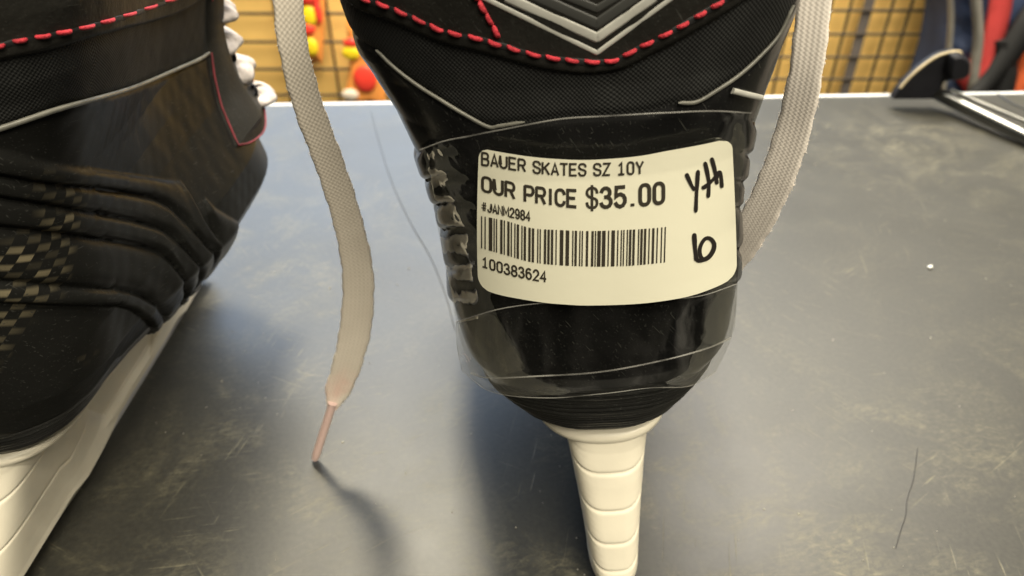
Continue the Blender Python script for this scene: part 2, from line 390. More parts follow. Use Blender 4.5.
class Boot:
    def __init__(s, WL, WR, origin, tilt, yaw):
        s.o = np.array(origin, float)
        c, q = math.cos(tilt), math.sin(tilt); A = np.array([[c, 0, q], [0, 1, 0], [-q, 0, c]])
        c, q = math.cos(yaw), math.sin(yaw); B = np.array([[c, -q, 0], [q, c, 0], [0, 0, 1]])
        s.A = B @ A
        s.loc = base_surface(WL, WR); s.P = s.world(s.loc); s.N = normals(s.P)
        # make sure normals point outwards
        cen = s.P.mean(1, keepdims=True)
        if ((s.P - cen) * s.N).sum(-1).mean() < 0: s.N = -s.N
        s.nz, s.nu = s.P.shape[:2]
        arc = np.linalg.norm(np.diff(s.P, axis=1, append=s.P[:, :1]), axis=-1).cumsum(1)
        s.arc = arc - arc[:, HC:HC + 1]
        s.cache = {}
    def world(s, p): return np.asarray(p) @ s.A.T + s.o
    def bvh(s, off):
        k = round(off, 3)
        if k not in s.cache:
            P = s.P + s.N * off; v = P.reshape(-1, 3); nu = s.nu; f = []
            for i in range(0, s.nz - 1):
                for j in range(nu):
                    k2 = (j + 1) % nu; f.append((i * nu + j, i * nu + k2, (i + 1) * nu + k2, (i + 1) * nu + j))
            s.cache[k] = (BVHTree.FromPolygons(v.tolist(), f), P)
        return s.cache[k]
    def hit(s, px, py, off=0.0):
        b, P = s.bvh(off); d = ray(px, py)
        h, n, i, dist = b.ray_cast(Vector(CC), Vector(d / np.linalg.norm(d)))
        if h is None: return None
        iz, iu = divmod(i, s.nu)
        # fractional position inside the cell
        a = P[iz, iu]; e1 = P[iz, (iu + 1) % s.nu] - a; e2 = P[iz + 1, iu] - a; q = np.array(h) - a
        fu = np.clip(q @ e1 / (e1 @ e1 + 1e-12), 0, 1); fz = np.clip(q @ e2 / (e2 @ e2 + 1e-12), 0, 1)
        return np.array(h), s.N[iz, iu], iu + fu, iz + fz
    def curve_uz(s, pix, n=40):
        """image curve -> (column, local z) samples on the surface"""
        out = []
        for x, y in spline(pix, n):
            h = s.hit(x, y)
            if h is not None: out.append((h[2], np.interp(h[3], np.arange(s.nz), s.loc[:, 0, 2])))
        return np.array(out)
    def lay(s, pix, off, n=60):
        """image curve -> points and normals on the surface"""
        P = []; Q = []
        for x, y in spline(pix, n):
            h = s.hit(x, y, off)
            if h is not None: P.append(h[0]); Q.append(h[1])
        return np.array(P), np.array(Q)
def sm(z, k=11):
    e = np.pad(z, k, mode='edge'); return np.convolve(e, np.hanning(2 * k + 1) / np.hanning(2 * k + 1).sum(), 'same')[k:-k]
def zcurve(boot, uz, left_ext, right_ext):
    """single-valued z(column) with linear extension slopes (z per column)"""
    o = np.argsort(uz[:, 0]); u, z = uz[o, 0], uz[o, 1]
    cols = np.arange(boot.nu, dtype=float); r_ = np.interp(cols, u, z)
    r_ = np.where(cols < u[0], z[0] + (u[0] - cols) * left_ext, r_)
    r_ = np.where(cols > u[-1], z[-1] + (cols - u[-1]) * right_ext, r_)
    return sm(r_, 4)

def ribbon(mb, P, Nn, width, thick, taper=0.0):
    """flat raised strip lying on the surface"""
    T = np.gradient(P, axis=0); T /= np.linalg.norm(T, axis=1)[:, None] + 1e-9
    B = np.cross(T, Nn); B /= np.linalg.norm(B, axis=1)[:, None] + 1e-9
    w = np.full(len(P), width / 2)
    if taper: k = np.linspace(0, 1, len(P)); w = w * np.clip(np.minimum(k, 1 - k) / taper + .25, 0, 1)
    w = w[:, None]
    G = np.stack([P - B * w - Nn * thick, P - B * w + Nn * thick * .3, P - B * w * .6 + Nn * thick, P + B * w * .6 + Nn * thick, P + B * w + Nn * thick * .3, P + B * w - Nn * thick], 1)
    mb.grid(G, True); mb.cap(G[0][::-1]); mb.cap(G[-1])
def stitches(mb, boot, pix, off, step, ln, rad, tilt=.0):
    """raised thread stitches along a seam; step and length given as seen, each laid on the surface"""
    c = spline(pix, 400); s_ = np.concatenate([[0], np.linalg.norm(np.diff(c, axis=0), axis=1).cumsum()])
    at = lambda t: (np.interp(t, s_, c[:, 0]), np.interp(t, s_, c[:, 1]))
    t = step * .3
    while t < s_[-1] - ln:
        l_ = ln * random.uniform(.9, 1.08); P = []; nn = None
        for k in np.linspace(0, 1, 7):
            x, y = at(t + l_ * k); h = boot.hit(x, y + (k - .5) * tilt, off)
            if h is None: break
            P.append(h[0]); nn = h[1]
        if len(P) == 7:
            mb.tube(np.array(P) + nn * np.array([-.05, .0, .02, .022, .02, .0, -.05])[:, None], rad * np.array([.55, .9, 1, 1, 1, .9, .55]) * random.uniform(.92, 1.08), 10, .8, up=tuple(nn))
        t += step * random.uniform(.96, 1.04)
def px_strip(boot, pix, wpx, off, n=50):
    """strip whose width follows the picture: polyline with half-width in px, laid on the surface (raised by off)"""
    c = []
    for a, b_ in zip(pix[:-1], pix[1:]):
        for t in np.linspace(0, 1, n, endpoint=False): c.append((a[0] + (b_[0] - a[0]) * t, a[1] + (b_[1] - a[1]) * t))
    c.append(pix[-1]); P = []; Q = []
    for x, y in c:
        h = boot.hit(x, y, off)
        if h is not None: P.append(h[0]); Q.append(h[1])
    return np.array(P), np.array(Q)

# ------------------------------------------------------------------ skate
def make_skate(name, label, boot, lines, detail):
    root = empty(name, (boot.o[0], boot.o[1], 0), label, 'ice skate', 'pair of youth hockey skates')
    zs = boot.loc[:, 0, 2]; ZZ = np.repeat(zs[:, None], boot.nu, 1)
    B1, B2 = lines['panel'], lines['piping']
    disp = np.zeros_like(ZZ)
    disp += .10 * smooth((ZZ - B1[None]) / .10)                       # upper panel sits proud
    disp -= .05 * np.exp(-((ZZ - B2[None]) / .12) ** 2)
    ribs = lines['ribs']                                              # upper edge first, each z(column)
    for k in range(len(ribs) - 1):
        up, lo = ribs[k], ribs[k + 1]
        t = (ZZ - lo[None]) / np.maximum(up - lo, .05)[None]
        inside = (t > 0) & (t < 1) & ((up - lo) > .08)[None]
        tc_ = np.clip(t, 0, 1); h = (1 - np.abs(2 * tc_ - 1) ** 4) * (1 - .3 * tc_)
        disp += np.where(inside, h * (.17 if detail == 'right' else .26) * np.clip((up - lo) / .5, 0, 1)[None], 0) * lines['ribfade'][None]
    # fine moulded ridges of the sole edge
    sole_top = lines['sole']
    rz = np.clip((sole_top[None] - ZZ) / .15, 0, 1)
    disp += rz * (.05 + .04 * np.sin(ZZ * 2 * math.pi / .17))
    disp += .012 * hash_noise(boot.loc, 1.9, 2.0)
    P = boot.P + boot.N * disp[..., None]
    boot.final = P
    nu = boot.nu; nz = boot.nz
    uvg = np.stack([boot.arc, ZZ], -1).reshape(-1, 2)
    Zf = (ZZ[:-1] + ZZ[1:]) / 2
    zone = np.where(Zf > B1[None], 0, np.where(Zf > B2[None], 1, np.where(Zf > sole_top[None], 2, 3)))
    for zi, (nm, m) in enumerate((('upper_panel', M['leather']), ('ankle_panel', M['weave']), ('heel_shell', M['shell'] if detail == 'left' else M['gloss']), ('sole_edge', M['sole']))):
        mask = zone == zi
        ids = np.argwhere(mask)
        used = {}; V = []; Fc = []; uv = []
        def vid(i, j):
            k = i * nu + j
            if k not in used: used[k] = len(V); V.append(P[i, j]); uv.append(uvg[k])
            return used[k]
        for i, j in ids:
            k = (j + 1) % nu; Fc.append((vid(i, j), vid(i, k), vid(i + 1, k), vid(i + 1, j)))
        if Fc: obj(nm, V, Fc, m, root, True, uv)
    mb = MB(); mb.cap(P[0][::-1]); mb.build('insole', M['sole'], root, False)
    mb = MB(); ring = P[-1]; c = ring.mean(0); low = c + (ring - c) * .86 + np.array([0, 0, -2.5]); rim = c + (ring - c) * .93 + np.array([0, 0, .18])
    mb.grid(np.array([ring, rim, c + (ring - c) * .88, low]), True); mb.cap(low); mb.build('lining', M['lining'], root)
    # ---- cream holder
    W = boot.world
    bot = boot.loc[2]
    def ringat(z, k, back):
        r_ = boot.loc[0].copy(); r_[:, 0] *= k; r_[:, 1] -= back * (1 - smooth(r_[:, 1] / 7)); r_[:, 2] = z; return r_
    hold = MB()
    G = np.array([ringat(5.78, .98, .0), ringat(5.72, 1.12, .42), ringat(5.60, 1.16, .58), ringat(5.44, 1.14, .60), ringat(5.22, 1.0, .45), ringat(4.95, .72, .1)])
    hold.grid(W(G), True); hold.cap(W(G[-1])[::-1]); hold.cap(W(G[0]))
    base = hold.build('blade_holder', M['holder'], root)
    def tower(name, zt, yr, yf_, hw, grooves):
        rings = []
        for z in np.linspace(5.6, .72, 130):
            a, b_, w = fi(z, zt, yr), fi(z, zt, yf_), fi(z, zt, hw)
            g = 0.0
            if grooves:
                for gz in grooves:
                    g += .06 * math.exp(-((z - gz) / .05) ** 2) - .008 * smooth((z - gz) / .2 + .2) * (1 - smooth((z - gz - .15) / .7))
            w2 = w - g * .5; n = 44; ring = []
            for t in np.linspace(0, 2 * math.pi, n, endpoint=False):
                cx, cy = math.sin(t), -math.cos(t)
                e = .62
                x = w2 * math.copysign(abs(cx) ** e, cx); dq = 1.7; y = (a + g + dq * (1 - abs(cy) ** .8)) if cy < 0 else a + dq + (b_ - a - dq) * abs(cy) ** .8
                x += .003 * math.sin(z * 31 + 5 * t) * (detail == 'right'); ring.append((x, y, z + .30 * (min(abs(cx), 1) ** 2) * (cy < .3)))       # moulding lines dip at the back
            rings.append(ring)
        G = W(np.array(rings)[::-1]); mb = MB(); mb.grid(G, True); mb.cap(G[0][::-1]); mb.cap(G[-1]); return mb.build(name, M['holder'], base)
    GR = [4.4, 3.25, 2.2, 1.3] if detail == 'right' else [4.2, 2.6]
    ZT = [1.0, 1.6, 2.6, 4.0, 5.0, 5.6]
    tower('rear_tower', ZT, [-1.15, -.9, -.45, .2, .75, 1.0], [8.4, 7.0, 6.2, 6.2, 6.8, 8.0], [.85, .90, 1.01, 1.20, 1.38, 1.6], GR)
    tower('front_tower', ZT, [9.8, 11.4, 12.0, 12.0, 11.4, 10.4], [18.0, 17.8, 17.4, 17.0, 17.2, 17.8], [.72, .76, .9, 1.1, 1.4, 2.0], [4.3, 3.3, 2.4])
    mb = MB(); rings = []
    for z in np.linspace(1.3, 5.55, 24):
        w = .42 + .5 * smooth((z - 3.6) / 1.9); a, b_ = 4.5, 13.5
        rings.append([(-w, a, z), (w, a, z), (w, b_, z), (-w, b_, z)])
    G = W(np.array(rings)); mb.grid(G, True); mb.cap(G[0][::-1]); mb.cap(G[-1]); mb.build('web', M['holder'], base, False)
    mb = MB(); rings = []
    for y in np.linspace(.8, 18.3, 60):
        e = min(1, (y - .8) / .5 + .6, (18.3 - y) / .8 + .25)
        zt = 1.0 + .75 * e + (.5 * math.exp(-((y - 8.0) / 5.5) ** 2) * -.4)
        w = .62
        rings.append([(-w, y, .78), (-w - .05, y, 1.25), (-w * .75, y, zt), (w * .75, y, zt), (w + .05, y, 1.25), (w, y, .78)])
    G = W(np.array(rings)); mb.grid(G, True); mb.cap(G[0][::-1]); mb.cap(G[-1]); bevel(mb.build('rail', M['holder'], base, False), .12)
    # ---- steel runner
    mb = MB(); rings = []
    for y in np.linspace(-1.5, 18.9, 70):
        lift = .5 * max(0, (-.6 - y) / .9) ** 2 + .6 * max(0, (y - 17.3) / 1.6) ** 2
        rings.append([(-.26, y, lift), (-.26, y, .95), (.26, y, .95), (.26, y, lift)])
    G = W(np.array(rings)); mb.grid(G, True); mb.cap(G[0][::-1]); mb.cap(G[-1]); bevel(mb.build('runner', M['steel'], root, False), .04, 2)
    return root

# ================================================================== RIGHT SKATE (price label)
rb = Boot(WLr, WRr, (3.5, 14.5, 0), -R(5), 0)
stitch_main = [(352, -9), (366, 0), (385, 6), (402, 13), (420, 21), (440, 30), (460, 35), (480, 39), (495, 44), (507, 47), (520, 51), (540, 56), (575, 61), (598, 62), (616, 60), (635, 50), (655, 40), (680, 27), (705, 12), (725, 0), (745, -14)]
def shift(pix, dy): return [(x, y + dy) for x, y in pix]
panel_uz = rb.curve_uz(shift(stitch_main, 13), 120)
pipe_l = [(376, 50), (392, 66), (415, 84), (440, 100), (465, 115), (488, 127), (500, 126), (525, 122)]
pipe_r = [(678, 103), (697, 102), (718, 90), (740, 75), (762, 55), (780, 34), (794, 5)]
pipe_uz = rb.curve_uz(pipe_l + [(560, 118), (610, 116), (650, 112)] + pipe_r, 160)
def rib_from(boot, pix): return boot.curve_uz(pix, 60)
def both_sides(boot, uz, inner_slope, outer_slope, drop_u=None):
    """rib line given on the left side (columns < HC): mirrored to the right side"""
    d = HC - uz[:, 0]; o = np.argsort(d); d, z = d[o], uz[o, 1]
    cols = np.abs(np.arange(boot.nu) - HC).astype(float)
    zc = np.interp(cols, d, z)
    zc = np.where(cols < d[0], z[0] + (d[0] - cols) * inner_slope, zc)
    zc = np.where(cols > d[-1], z[-1] - (cols - d[-1]) * outer_slope, zc)
    return sm(zc, 4)
rib_px = [[(415, 157), (424, 148), (436, 140), (455, 137), (490, 137)],
          [(422, 184), (432, 178), (446, 174), (475, 171), (500, 170)],
          [(428, 210), (438, 205), (450, 201), (475, 199), (500, 199)],
          [(434, 234), (443, 230), (455, 227), (478, 226), (500, 227)],
          [(444, 272), (455, 269), (470, 268), (500, 269)],
          [(452, 303), (464, 301), (480, 301), (500, 303)]]
ribs = [both_sides(rb, rib_from(rb, p), 0.0, .013) for p in rib_px]
cols = np.abs(np.arange(rb.nu) - HC)
fade = smooth((cols - 26) / 14)
sole_uz = rb.curve_uz([(478, 376), (500, 384), (540, 389), (600, 388), (660, 382), (700, 372), (722, 360)], 80)
lines = dict(panel=zcurve(rb, panel_uz, .016, .016), piping=np.minimum(zcurve(rb, pipe_uz, .014, .014), zcurve(rb, panel_uz, .016, .016) - .2), ribs=ribs, ribfade=fade, sole=zcurve(rb, sole_uz, 0, 0))
right = make_skate('hockey_skate', 'black hockey skate seen from behind with a price sticker taped on its heel', rb, lines, 'right')
OFFP = .12
mb = MB(); stitches(mb, rb, stitch_main, OFFP, 20.0, 16.0, .052, 1.5); mb.build('stitching', M['red'], right)
mb = MB(); stitches(mb, rb, [(470, -14), (478, 0), (486, 14), (494, 28), (500, 40), (505, 46)], OFFP, 14.0, 13.0, .055)
mb.build('stitching', M['red'], right)
def groove_line(boot, pix, parent, w=.26):
    mb = MB(); P, Q = boot.lay(pix, .088, 200); ribbon(mb, P, Q, w, .02); mb.build('seam', M['black'], parent)
groove_line(rb, shift(stitch_main, 0.5), right, .16)
for pix in (pipe_l, pipe_r):
    mb = MB(); P, Q = rb.lay(pix, .03, 120); ribbon(mb, P, Q, .085, .03, .06); mb.build('piping', M['silver'], right)
mb = MB(); P, Q = rb.lay([(733, 91), (745, 94), (762, 98)], .10, 30); ribbon(mb, P, Q, .13, .04); mb.build('pale_dash', M['pale'], right)  # short pale raised strip on the shell
for pix, w, m in (([(480, -4), (597, 53), (672, -2)], .10, 'pale'), ([(506, -3), (597, 38), (655, -3)], .20, 'pale'), ([(530, -6), (597, 24), (640, -6)], .22, 'grey'), ([(560, -6), (597, 9), (622, -6)], .16, 'grey')):
    P, Q = px_strip(rb, pix, 0, .10)
    if len(P) > 4:
        # mitre: split into the two arms so that the point stays sharp
        k = int(len(P) * .5); c = MB()
        ribbon(c, P, Q, w, .010); c.build('chevron_stripe', M[m], right)

# ---- clear tape wrapped round the heel
def patch(boot, X, Y, off, relax=0):
    """grid of picture positions laid on the boot surface raised by off; misses continue from the nearest hit"""
    nu, nv = X.shape; G = np.full((nu, nv, 3), np.nan); T = np.full((nu, nv), np.nan)
    for i in range(nu):
        for j in range(nv):
            h = boot.hit(X[i, j], Y[i, j], off)
            if h is not None: T[i, j] = (h[0] - CC) @ CD
    for i in range(nu):
        ok = np.where(~np.isnan(T[i]))[0]
        if len(ok) < 3: continue
        a, b_ = ok[0], ok[-1]
        for j in range(nv):
            if np.isnan(T[i, j]):
                if j < a: T[i, j] = T[i, min(a + 2, b_)] + (a - j) * .03
                elif j > b_: T[i, j] = T[i, max(b_ - 2, a)] + (j - b_) * .03
                else: T[i, j] = np.interp(j, ok, T[i, ok])
    for _ in range(relax):
        E_ = np.pad(T, 1, mode='edge'); A_ = np.stack([E_[1:-1, 1:-1], E_[:-2, 1:-1], E_[2:, 1:-1], E_[1:-1, :-2], E_[1:-1, 2:]])
        bad = np.isnan(T); T = np.minimum(np.nanmean(A_, 0), T + .02); T[bad] = np.nan
    for i in range(nu):
        for j in range(nv):
            if not np.isnan(T[i, j]): G[i, j] = at_t(X[i, j], Y[i, j], T[i, j])
    return G
def interp_curve(pts, a): pts = np.array(pts, float); s = np.linspace(0, 1, len(pts)); return np.stack([np.interp(a, s, pts[:, 0]), np.interp(a, s, pts[:, 1])], -1)
def coons(top, bot, left, right_, nu, nv, R_=0.0, asp=1.0):
    X = np.zeros((nu, nv)); Y = np.zeros((nu, nv))
    sp = lambda p: spline(p, 80)
    t_, b_, l_, r_ = map(sp, (top, bot, left, right_))
    g = lambda c, a: np.array([np.interp(a, np.linspace(0, 1, 80), c[:, 0]), np.interp(a, np.linspace(0, 1, 80), c[:, 1])])
    def f(a, b):
        return (1 - b) * g(t_, a) + b * g(b_, a) + (1 - a) * g(l_, b) + a * g(r_, b) - ((1 - a) * (1 - b) * t_[0] + a * (1 - b) * t_[-1] + (1 - a) * b * b_[0] + a * b * b_[-1])
    return f
tape = empty('clear_tape', tuple(rb.o + np.array([0, 0, 11])), 'clear glossy tape wrapped round the labelled skate heel under the price sticker', 'tape')
ft = coons([(420, 150), (445, 141), (470, 136), (500, 130), (560, 119), (610, 116), (660, 113), (710, 111), (752, 113)],
           [(470, 373), (490, 378), (540, 376), (600, 372), (660, 361), (705, 349), (731, 338)],
           [(420, 150), (430, 192), (439, 235), (450, 290), (458, 330), (470, 373)],
           [(752, 113), (748, 160), (741, 200), (738, 260), (737, 300), (731, 338)], 0, 0)
na, nb = 90, 110
X = np.zeros((na, nb)); Y = np.zeros((na, nb))
for i, b_ in enumerate(np.linspace(0, 1, na)):
    for j, a in enumerate(np.linspace(0, 1, nb)): X[i, j], Y[i, j] = ft(a, b_)
G = patch(rb, X, Y, .30, 12)
wr = .016 * hash_noise(G, 1.3, 3.0) + .004 * hash_noise(G, 3.4, 5.0)
wr = wr - .02 * np.sin(2 * math.pi * (Y - 164) / 27) * np.clip((480 - X) / 22, 0, 1) + .012 * hash_noise(G, 6.0, 1.0) * np.clip((480 - X) / 22, 0, 1)
G = G + CD * wr[..., None]
def sub(name, G, m, parent):
    mb = MB(); ok = ~np.isnan(G).any(-1); nu, nv = ok.shape
    idx = -np.ones((nu, nv), int); idx[ok] = np.arange(ok.sum())
    f = [(idx[i, j], idx[i, j + 1], idx[i + 1, j + 1], idx[i + 1, j]) for i in range(nu - 1) for j in range(nv - 1) if ok[i:i + 2, j:j + 2].all()]
    return obj(name, G[ok], f, m, parent)
sub('film', G, M['film'], tape)
def edge_ribbon(mb, line, w):
    P = np.array(line); P = P[~np.isnan(P).any(1)]
    if len(P) < 4: return
    V = (CC - P); V /= np.linalg.norm(V, axis=1)[:, None]
    ribbon(mb, P + V * .02, V, w, .012)
for ln_, w_ in ((G[0], .035), (G[-1], .045)):
    tE = MB(); edge_ribbon(tE, ln_, w_); tE.build('film_edge_glint', M['film_edge_glint'], tape)
# second shorter strip, overlapping below the sticker, with flaps standing off the heel
f2 = coons([(456, 322), (500, 309), (545, 303), (600, 301), (660, 299), (700, 296), (737, 284)],
           [(462, 371), (492, 392), (545, 398), (600, 394), (650, 388), (690, 386), (716, 372)],
           [(456, 322), (457, 345), (462, 371)], [(737, 284), (734, 330), (716, 372)], 0, 0)
na, nb = 50, 90
X = np.zeros((na, nb)); Y = np.zeros((na, nb))
for i, b_ in enumerate(np.linspace(0, 1, na)):
    for j, a in enumerate(np.linspace(0, 1, nb)): X[i, j], Y[i, j] = f2(a, b_)
G2 = patch(rb, X, Y, .36, 8); G2 = G2 + CD * (.014 * hash_noise(G2, 1.9, 8.0))[..., None]
sub('film', G2, M['film'], tape)
for ln_, w_ in ((G2[0], .03), (G2[-1], .025), (G2[:, 0], .02)):
    tE = MB(); edge_ribbon(tE, ln_, w_); tE.build('film_edge_glint', M['film_edge_glint'], tape)

# ---- price label
LOFF = .40
top = [(479, 148), (500, 152), (525, 156), (549, 158.5), (580, 160), (608, 159), (640, 156), (667, 151), (700, 145), (732, 138)]
bot = [(478, 287), (500, 295), (539, 302), (565, 304.5), (592, 305.5), (642, 303.5), (686, 297), (716, 287), (737, 276)]
fl = coons(top, bot, [(479, 148), (477.5, 190), (477, 240), (478, 287)], [(732, 138), (734, 180), (736, 230), (737, 276)], 0, 0)
na, nb = 70, 130
X = np.zeros((na, nb)); Y = np.zeros((na, nb)); rx, ry = .045, .085
for i, b_ in enumerate(np.linspace(0, 1, na)):
    e = max(0, ry - b_, b_ - (1 - ry)) / ry
    if b_ > 1 - ry: ins_r = ins_l = rx * (1 - math.sqrt(max(0, 1 - e * e))) * 1.35
    else: ins_r = ins_l = rx * (1 - math.sqrt(max(0, 1 - e * e)))
    for j, a in enumerate(np.linspace(ins_l, 1 - ins_r, nb)): X[i, j], Y[i, j] = fl(a, b_)
def thick_patch(boot, X, Y, off, th):
    G = patch(boot, X, Y, off); V = CC - G; V /= np.linalg.norm(V, axis=-1)[..., None]
    lo = G - V * th
    mb = MB(); mb.grid(G)
    mb.grid(lo[::-1])
    ring = lambda A: np.concatenate([A[0], A[1:, -1], A[-1, -2::-1], A[-2:0:-1, 0]])
    mb.grid(np.array([ring(lo), ring(G)]), True); return mb
label = thick_patch(rb, X, Y, LOFF, .03).build('price_label', M['label'], None, True, loc=tuple(rb.hit(608, 225)[0]))
tag(label, 'cream rounded price sticker with barcode on the heel of the right skate', 'price sticker')

def arc(cx, cy, rx_, ry_, a0, a1, n=9):
    return [(cx + rx_ * math.cos(R(a)), cy + ry_ * math.sin(R(a))) for a in np.linspace(a0, a1, n)]
def ring_(x0, y0, x1, y1, rx_=.38, ry_=.26):
    return arc(x1 - rx_, y1 - ry_, rx_, ry_, 0, 90) + arc(x0 + rx_, y1 - ry_, rx_, ry_, 90, 180) + arc(x0 + rx_, y0 + ry_, rx_, ry_, 180, 270) + arc(x1 - rx_, y0 + ry_, rx_, ry_, 270, 360) + [(x1, y1 - ry_)]
S_ = [(1, .74)] + arc(.62, .74, .38, .26, 0, 90)[1:] + arc(.38, .76, .38, .24, 90, 200) + [(.2, .56), (.8, .45)] + arc(.62, .26, .38, .26, 30, -90) + arc(.38, .26, .38, .26, -90, -180)
BOWL = lambda y0, y1, x1=1.0: [(0, y1)] + arc(x1 - .34, y1 - (y1 - y0) / 2, .34, (y1 - y0) / 2, 90, -90) + [(0, y0)]
GLYPH = {
 'B': [[(0, 0), (0, 1)], BOWL(.52, 1, .94), BOWL(0, .52)], 'A': [[(0, 0), (.5, 1), (1, 0)], [(.17, .30), (.83, .30)]],
 'U': [[(0, 1), (0, .28)] + arc(.5, .28, .5, .28, 180, 360) + [(1, 1)]], 'E': [[(1, 1), (0, 1), (0, 0), (1, 0)], [(0, .52), (.86, .52)]],
 'R': [[(0, 0), (0, 1)], BOWL(.48, 1), [(.55, .48), (1, 0)]], 'S': [S_], 'K': [[(0, 0), (0, 1)], [(1, 1), (.06, .42)], [(.34, .60), (1, 0)]],
 'T': [[(0, 1), (1, 1)], [(.5, 1), (.5, 0)]], 'Z': [[(0, 1), (1, 1), (0, 0), (1, 0)]], '1': [[(.18, .78), (.52, 1), (.52, 0)], [(.15, 0), (.9, 0)]],
 '0': [ring_(.05, 0, .95, 1)], 'O': [ring_(0, 0, 1, 1)], 'Y': [[(0, 1), (.5, .45), (1, 1)], [(.5, .45), (.5, 0)]], 'P': [[(0, 0), (0, 1)], BOWL(.44, 1)],
 'I': [[(.5, 0), (.5, 1)]], 'C': [arc(.5, .72, .5, .28, 0, 180) + arc(.5, .28, .5, .28, 180, 360)],
 '$': [S_, [(.5, -.16), (.5, 1.14)]], '3': [[(.02, .78)] + arc(.45, .76, .42, .24, 170, -80) + [(.35, .53)], [(.4, .53)] + arc(.48, .27, .5, .27, 80, -170)],
 '5': [[(.92, 1), (.12, 1), (.06, .52)] + arc(.48, .32, .5, .32, 120, -160)], '.': [[(.5, -.0), (.5, .09)]],
 '#': [[(.3, 0), (.42, 1)], [(.68, 0), (.8, 1)], [(.05, .66), (1, .66)], [(0, .33), (.95, .33)]],
 'J': [[(.9, 1), (.9, .28)] + arc(.48, .28, .42, .28, 0, -180)], 'N': [[(0, 0), (0, 1), (1, 0), (1, 1)]], 'M': [[(0, 0), (0, 1), (.5, .25), (1, 1), (1, 0)]],
 '2': [[(.03, .72)] + arc(.5, .70, .46, .30, 170, -20) + [(.03, 0), (1, 0)]], '9': [arc(.5, .68, .45, .32, 0, 360, 20), [(.95, .68), (.95, .35)] + arc(.5, .3, .45, .3, 0, -150)],
 '8': [arc(.5, .75, .42, .25, 0, 360, 20), arc(.5, .26, .48, .26, 0, 360, 20)], '4': [[(.74, 0), (.74, 1), (0, .30), (1, .30)]],
 '6': [arc(.5, .31, .45, .31, 0, 360, 20), [(.05, .31), (.05, .65)] + arc(.5, .7, .45, .3, 180, 40)]}
ADV = {'I': .55, '.': .62, ' ': .5, '1': 1.0, 'M': 1.25, '#': 1.1}
def put_text(name, body, base, topl, parent, m, pen_w=.16, gap=.40):
    """body: one string; strokes of a squarish condensed face, pen width as a share of the letter height"""
    tot = sum(ADV.get(c, 1.0) + gap for c in body) - gap
    b_ = spline(base, 60); t_ = spline(topl, 60); xs = np.linspace(0, 1, 60)
    lenpx = math.hypot(b_[-1, 0] - b_[0, 0], b_[-1, 1] - b_[0, 1]); hpx = np.linalg.norm(t_ - b_, axis=1).mean()
    cell = lenpx / tot                                        # px per unit letter width
    V = []; Fc = []; lift = 0.0; x = 0.0
    def P2(u_, h):
        a = u_ * cell / lenpx
        bx, by = np.interp(a, xs, b_[:, 0]), np.interp(a, xs, b_[:, 1]); tx, ty = np.interp(a, xs, t_[:, 0]), np.interp(a, xs, t_[:, 1])
        if a < 0: bx += a * lenpx; tx += a * lenpx
        if a > 1: bx += (a - 1) * lenpx; tx += (a - 1) * lenpx
        q = rb.hit(bx + (tx - bx) * h, by + (ty - by) * h, LOFF + .012)
        p = q[0]; v = CC - p; return p + v / np.linalg.norm(v) * lift
    for ch in body:
        aw = ADV.get(ch, 1.0); pen_0 = pen_w
        if ch in '$#': pen_w = pen_w * .72
        for st_ in GLYPH.get(ch, []):
            pts = np.array(st_, float) * np.array([aw if ch != 'I' else .55, 1]); q = np.array([0, pen_w / 2]); pts[:, 1] = pen_w / 2 + pts[:, 1] * (1 - pen_w)
            pix = pts * np.array([cell, hpx]); n = len(pix)   # constant pen width in both directions
            T = np.gradient(pix, axis=0) if n > 2 else np.repeat(pix[1:] - pix[:1], 2, 0)
            seg = np.diff(pix, axis=0); seg /= np.linalg.norm(seg, axis=1)[:, None] + 1e-9
            Nn = np.zeros_like(pix)
            for i in range(n):
                n0 = np.array([-seg[max(i - 1, 0)][1], seg[max(i - 1, 0)][0]]); n1 = np.array([-seg[min(i, n - 2)][1], seg[min(i, n - 2)][0]])
                mm = n0 + n1; ll = np.linalg.norm(mm); mm = mm / (ll + 1e-9); Nn[i] = mm * min(1 / max(mm @ n1, .35), 1.9)
            w = pen_w * hpx / 2; base_i = len(V)
            pix[0] -= seg[0] * w * (.9 if n == 2 and abs(seg[0][0]) > .8 else .3); pix[-1] += seg[-1] * w * .3
            for p, nn in zip(pix, Nn):
                for sg in (-1, 1):
                    r_ = p + nn * w * sg; V.append(P2(x + r_[0] / cell, r_[1] / hpx))
            for i in range(n - 1): k = base_i + 2 * i; Fc.append((k, k + 1, k + 3, k + 2))
            lift = (lift + .0004) % .006
        pen_w = pen_0; x += aw + gap
    return obj(name, V, Fc, m, parent, False)
T1b = [(482, 166), (500, 168.5), (516, 171), (549, 175.5), (578, 176.5), (608, 176), (643, 174.5)]
T1t = [(482, 151.5), (500, 154.5), (516, 157.5), (549, 162), (578, 163), (608, 162.5), (643, 160.5)]
def arc_par(p):  # make the spline parameter proportional to x
    q = spline(p, 100); xs = np.linspace(q[0, 0], q[-1, 0], 16); return [(x, np.interp(x, q[:, 0], q[:, 1])) for x in xs]
put_text('printed_text', 'BAUER SKATES SZ 10Y', arc_par(T1b), arc_par(T1t), label, M['ink'], .155)
T2b = [(482.5, 192), (507, 198), (522, 202), (550, 206), (576, 208.5)]
T2t = [(482.5, 175.5), (507, 180.5), (522, 184), (550, 187.5), (576, 189)]
put_text('printed_text', 'OUR PRICE', arc_par(T2b), arc_par(T2t), label, M['ink'], .165)
put_text('printed_text', '$35.00', arc_par([(587, 209), (610, 209), (635, 207.5), (664, 204.5)]), arc_par([(587, 187), (610, 186), (635, 184), (664, 181)]), label, M['ink'], .165)
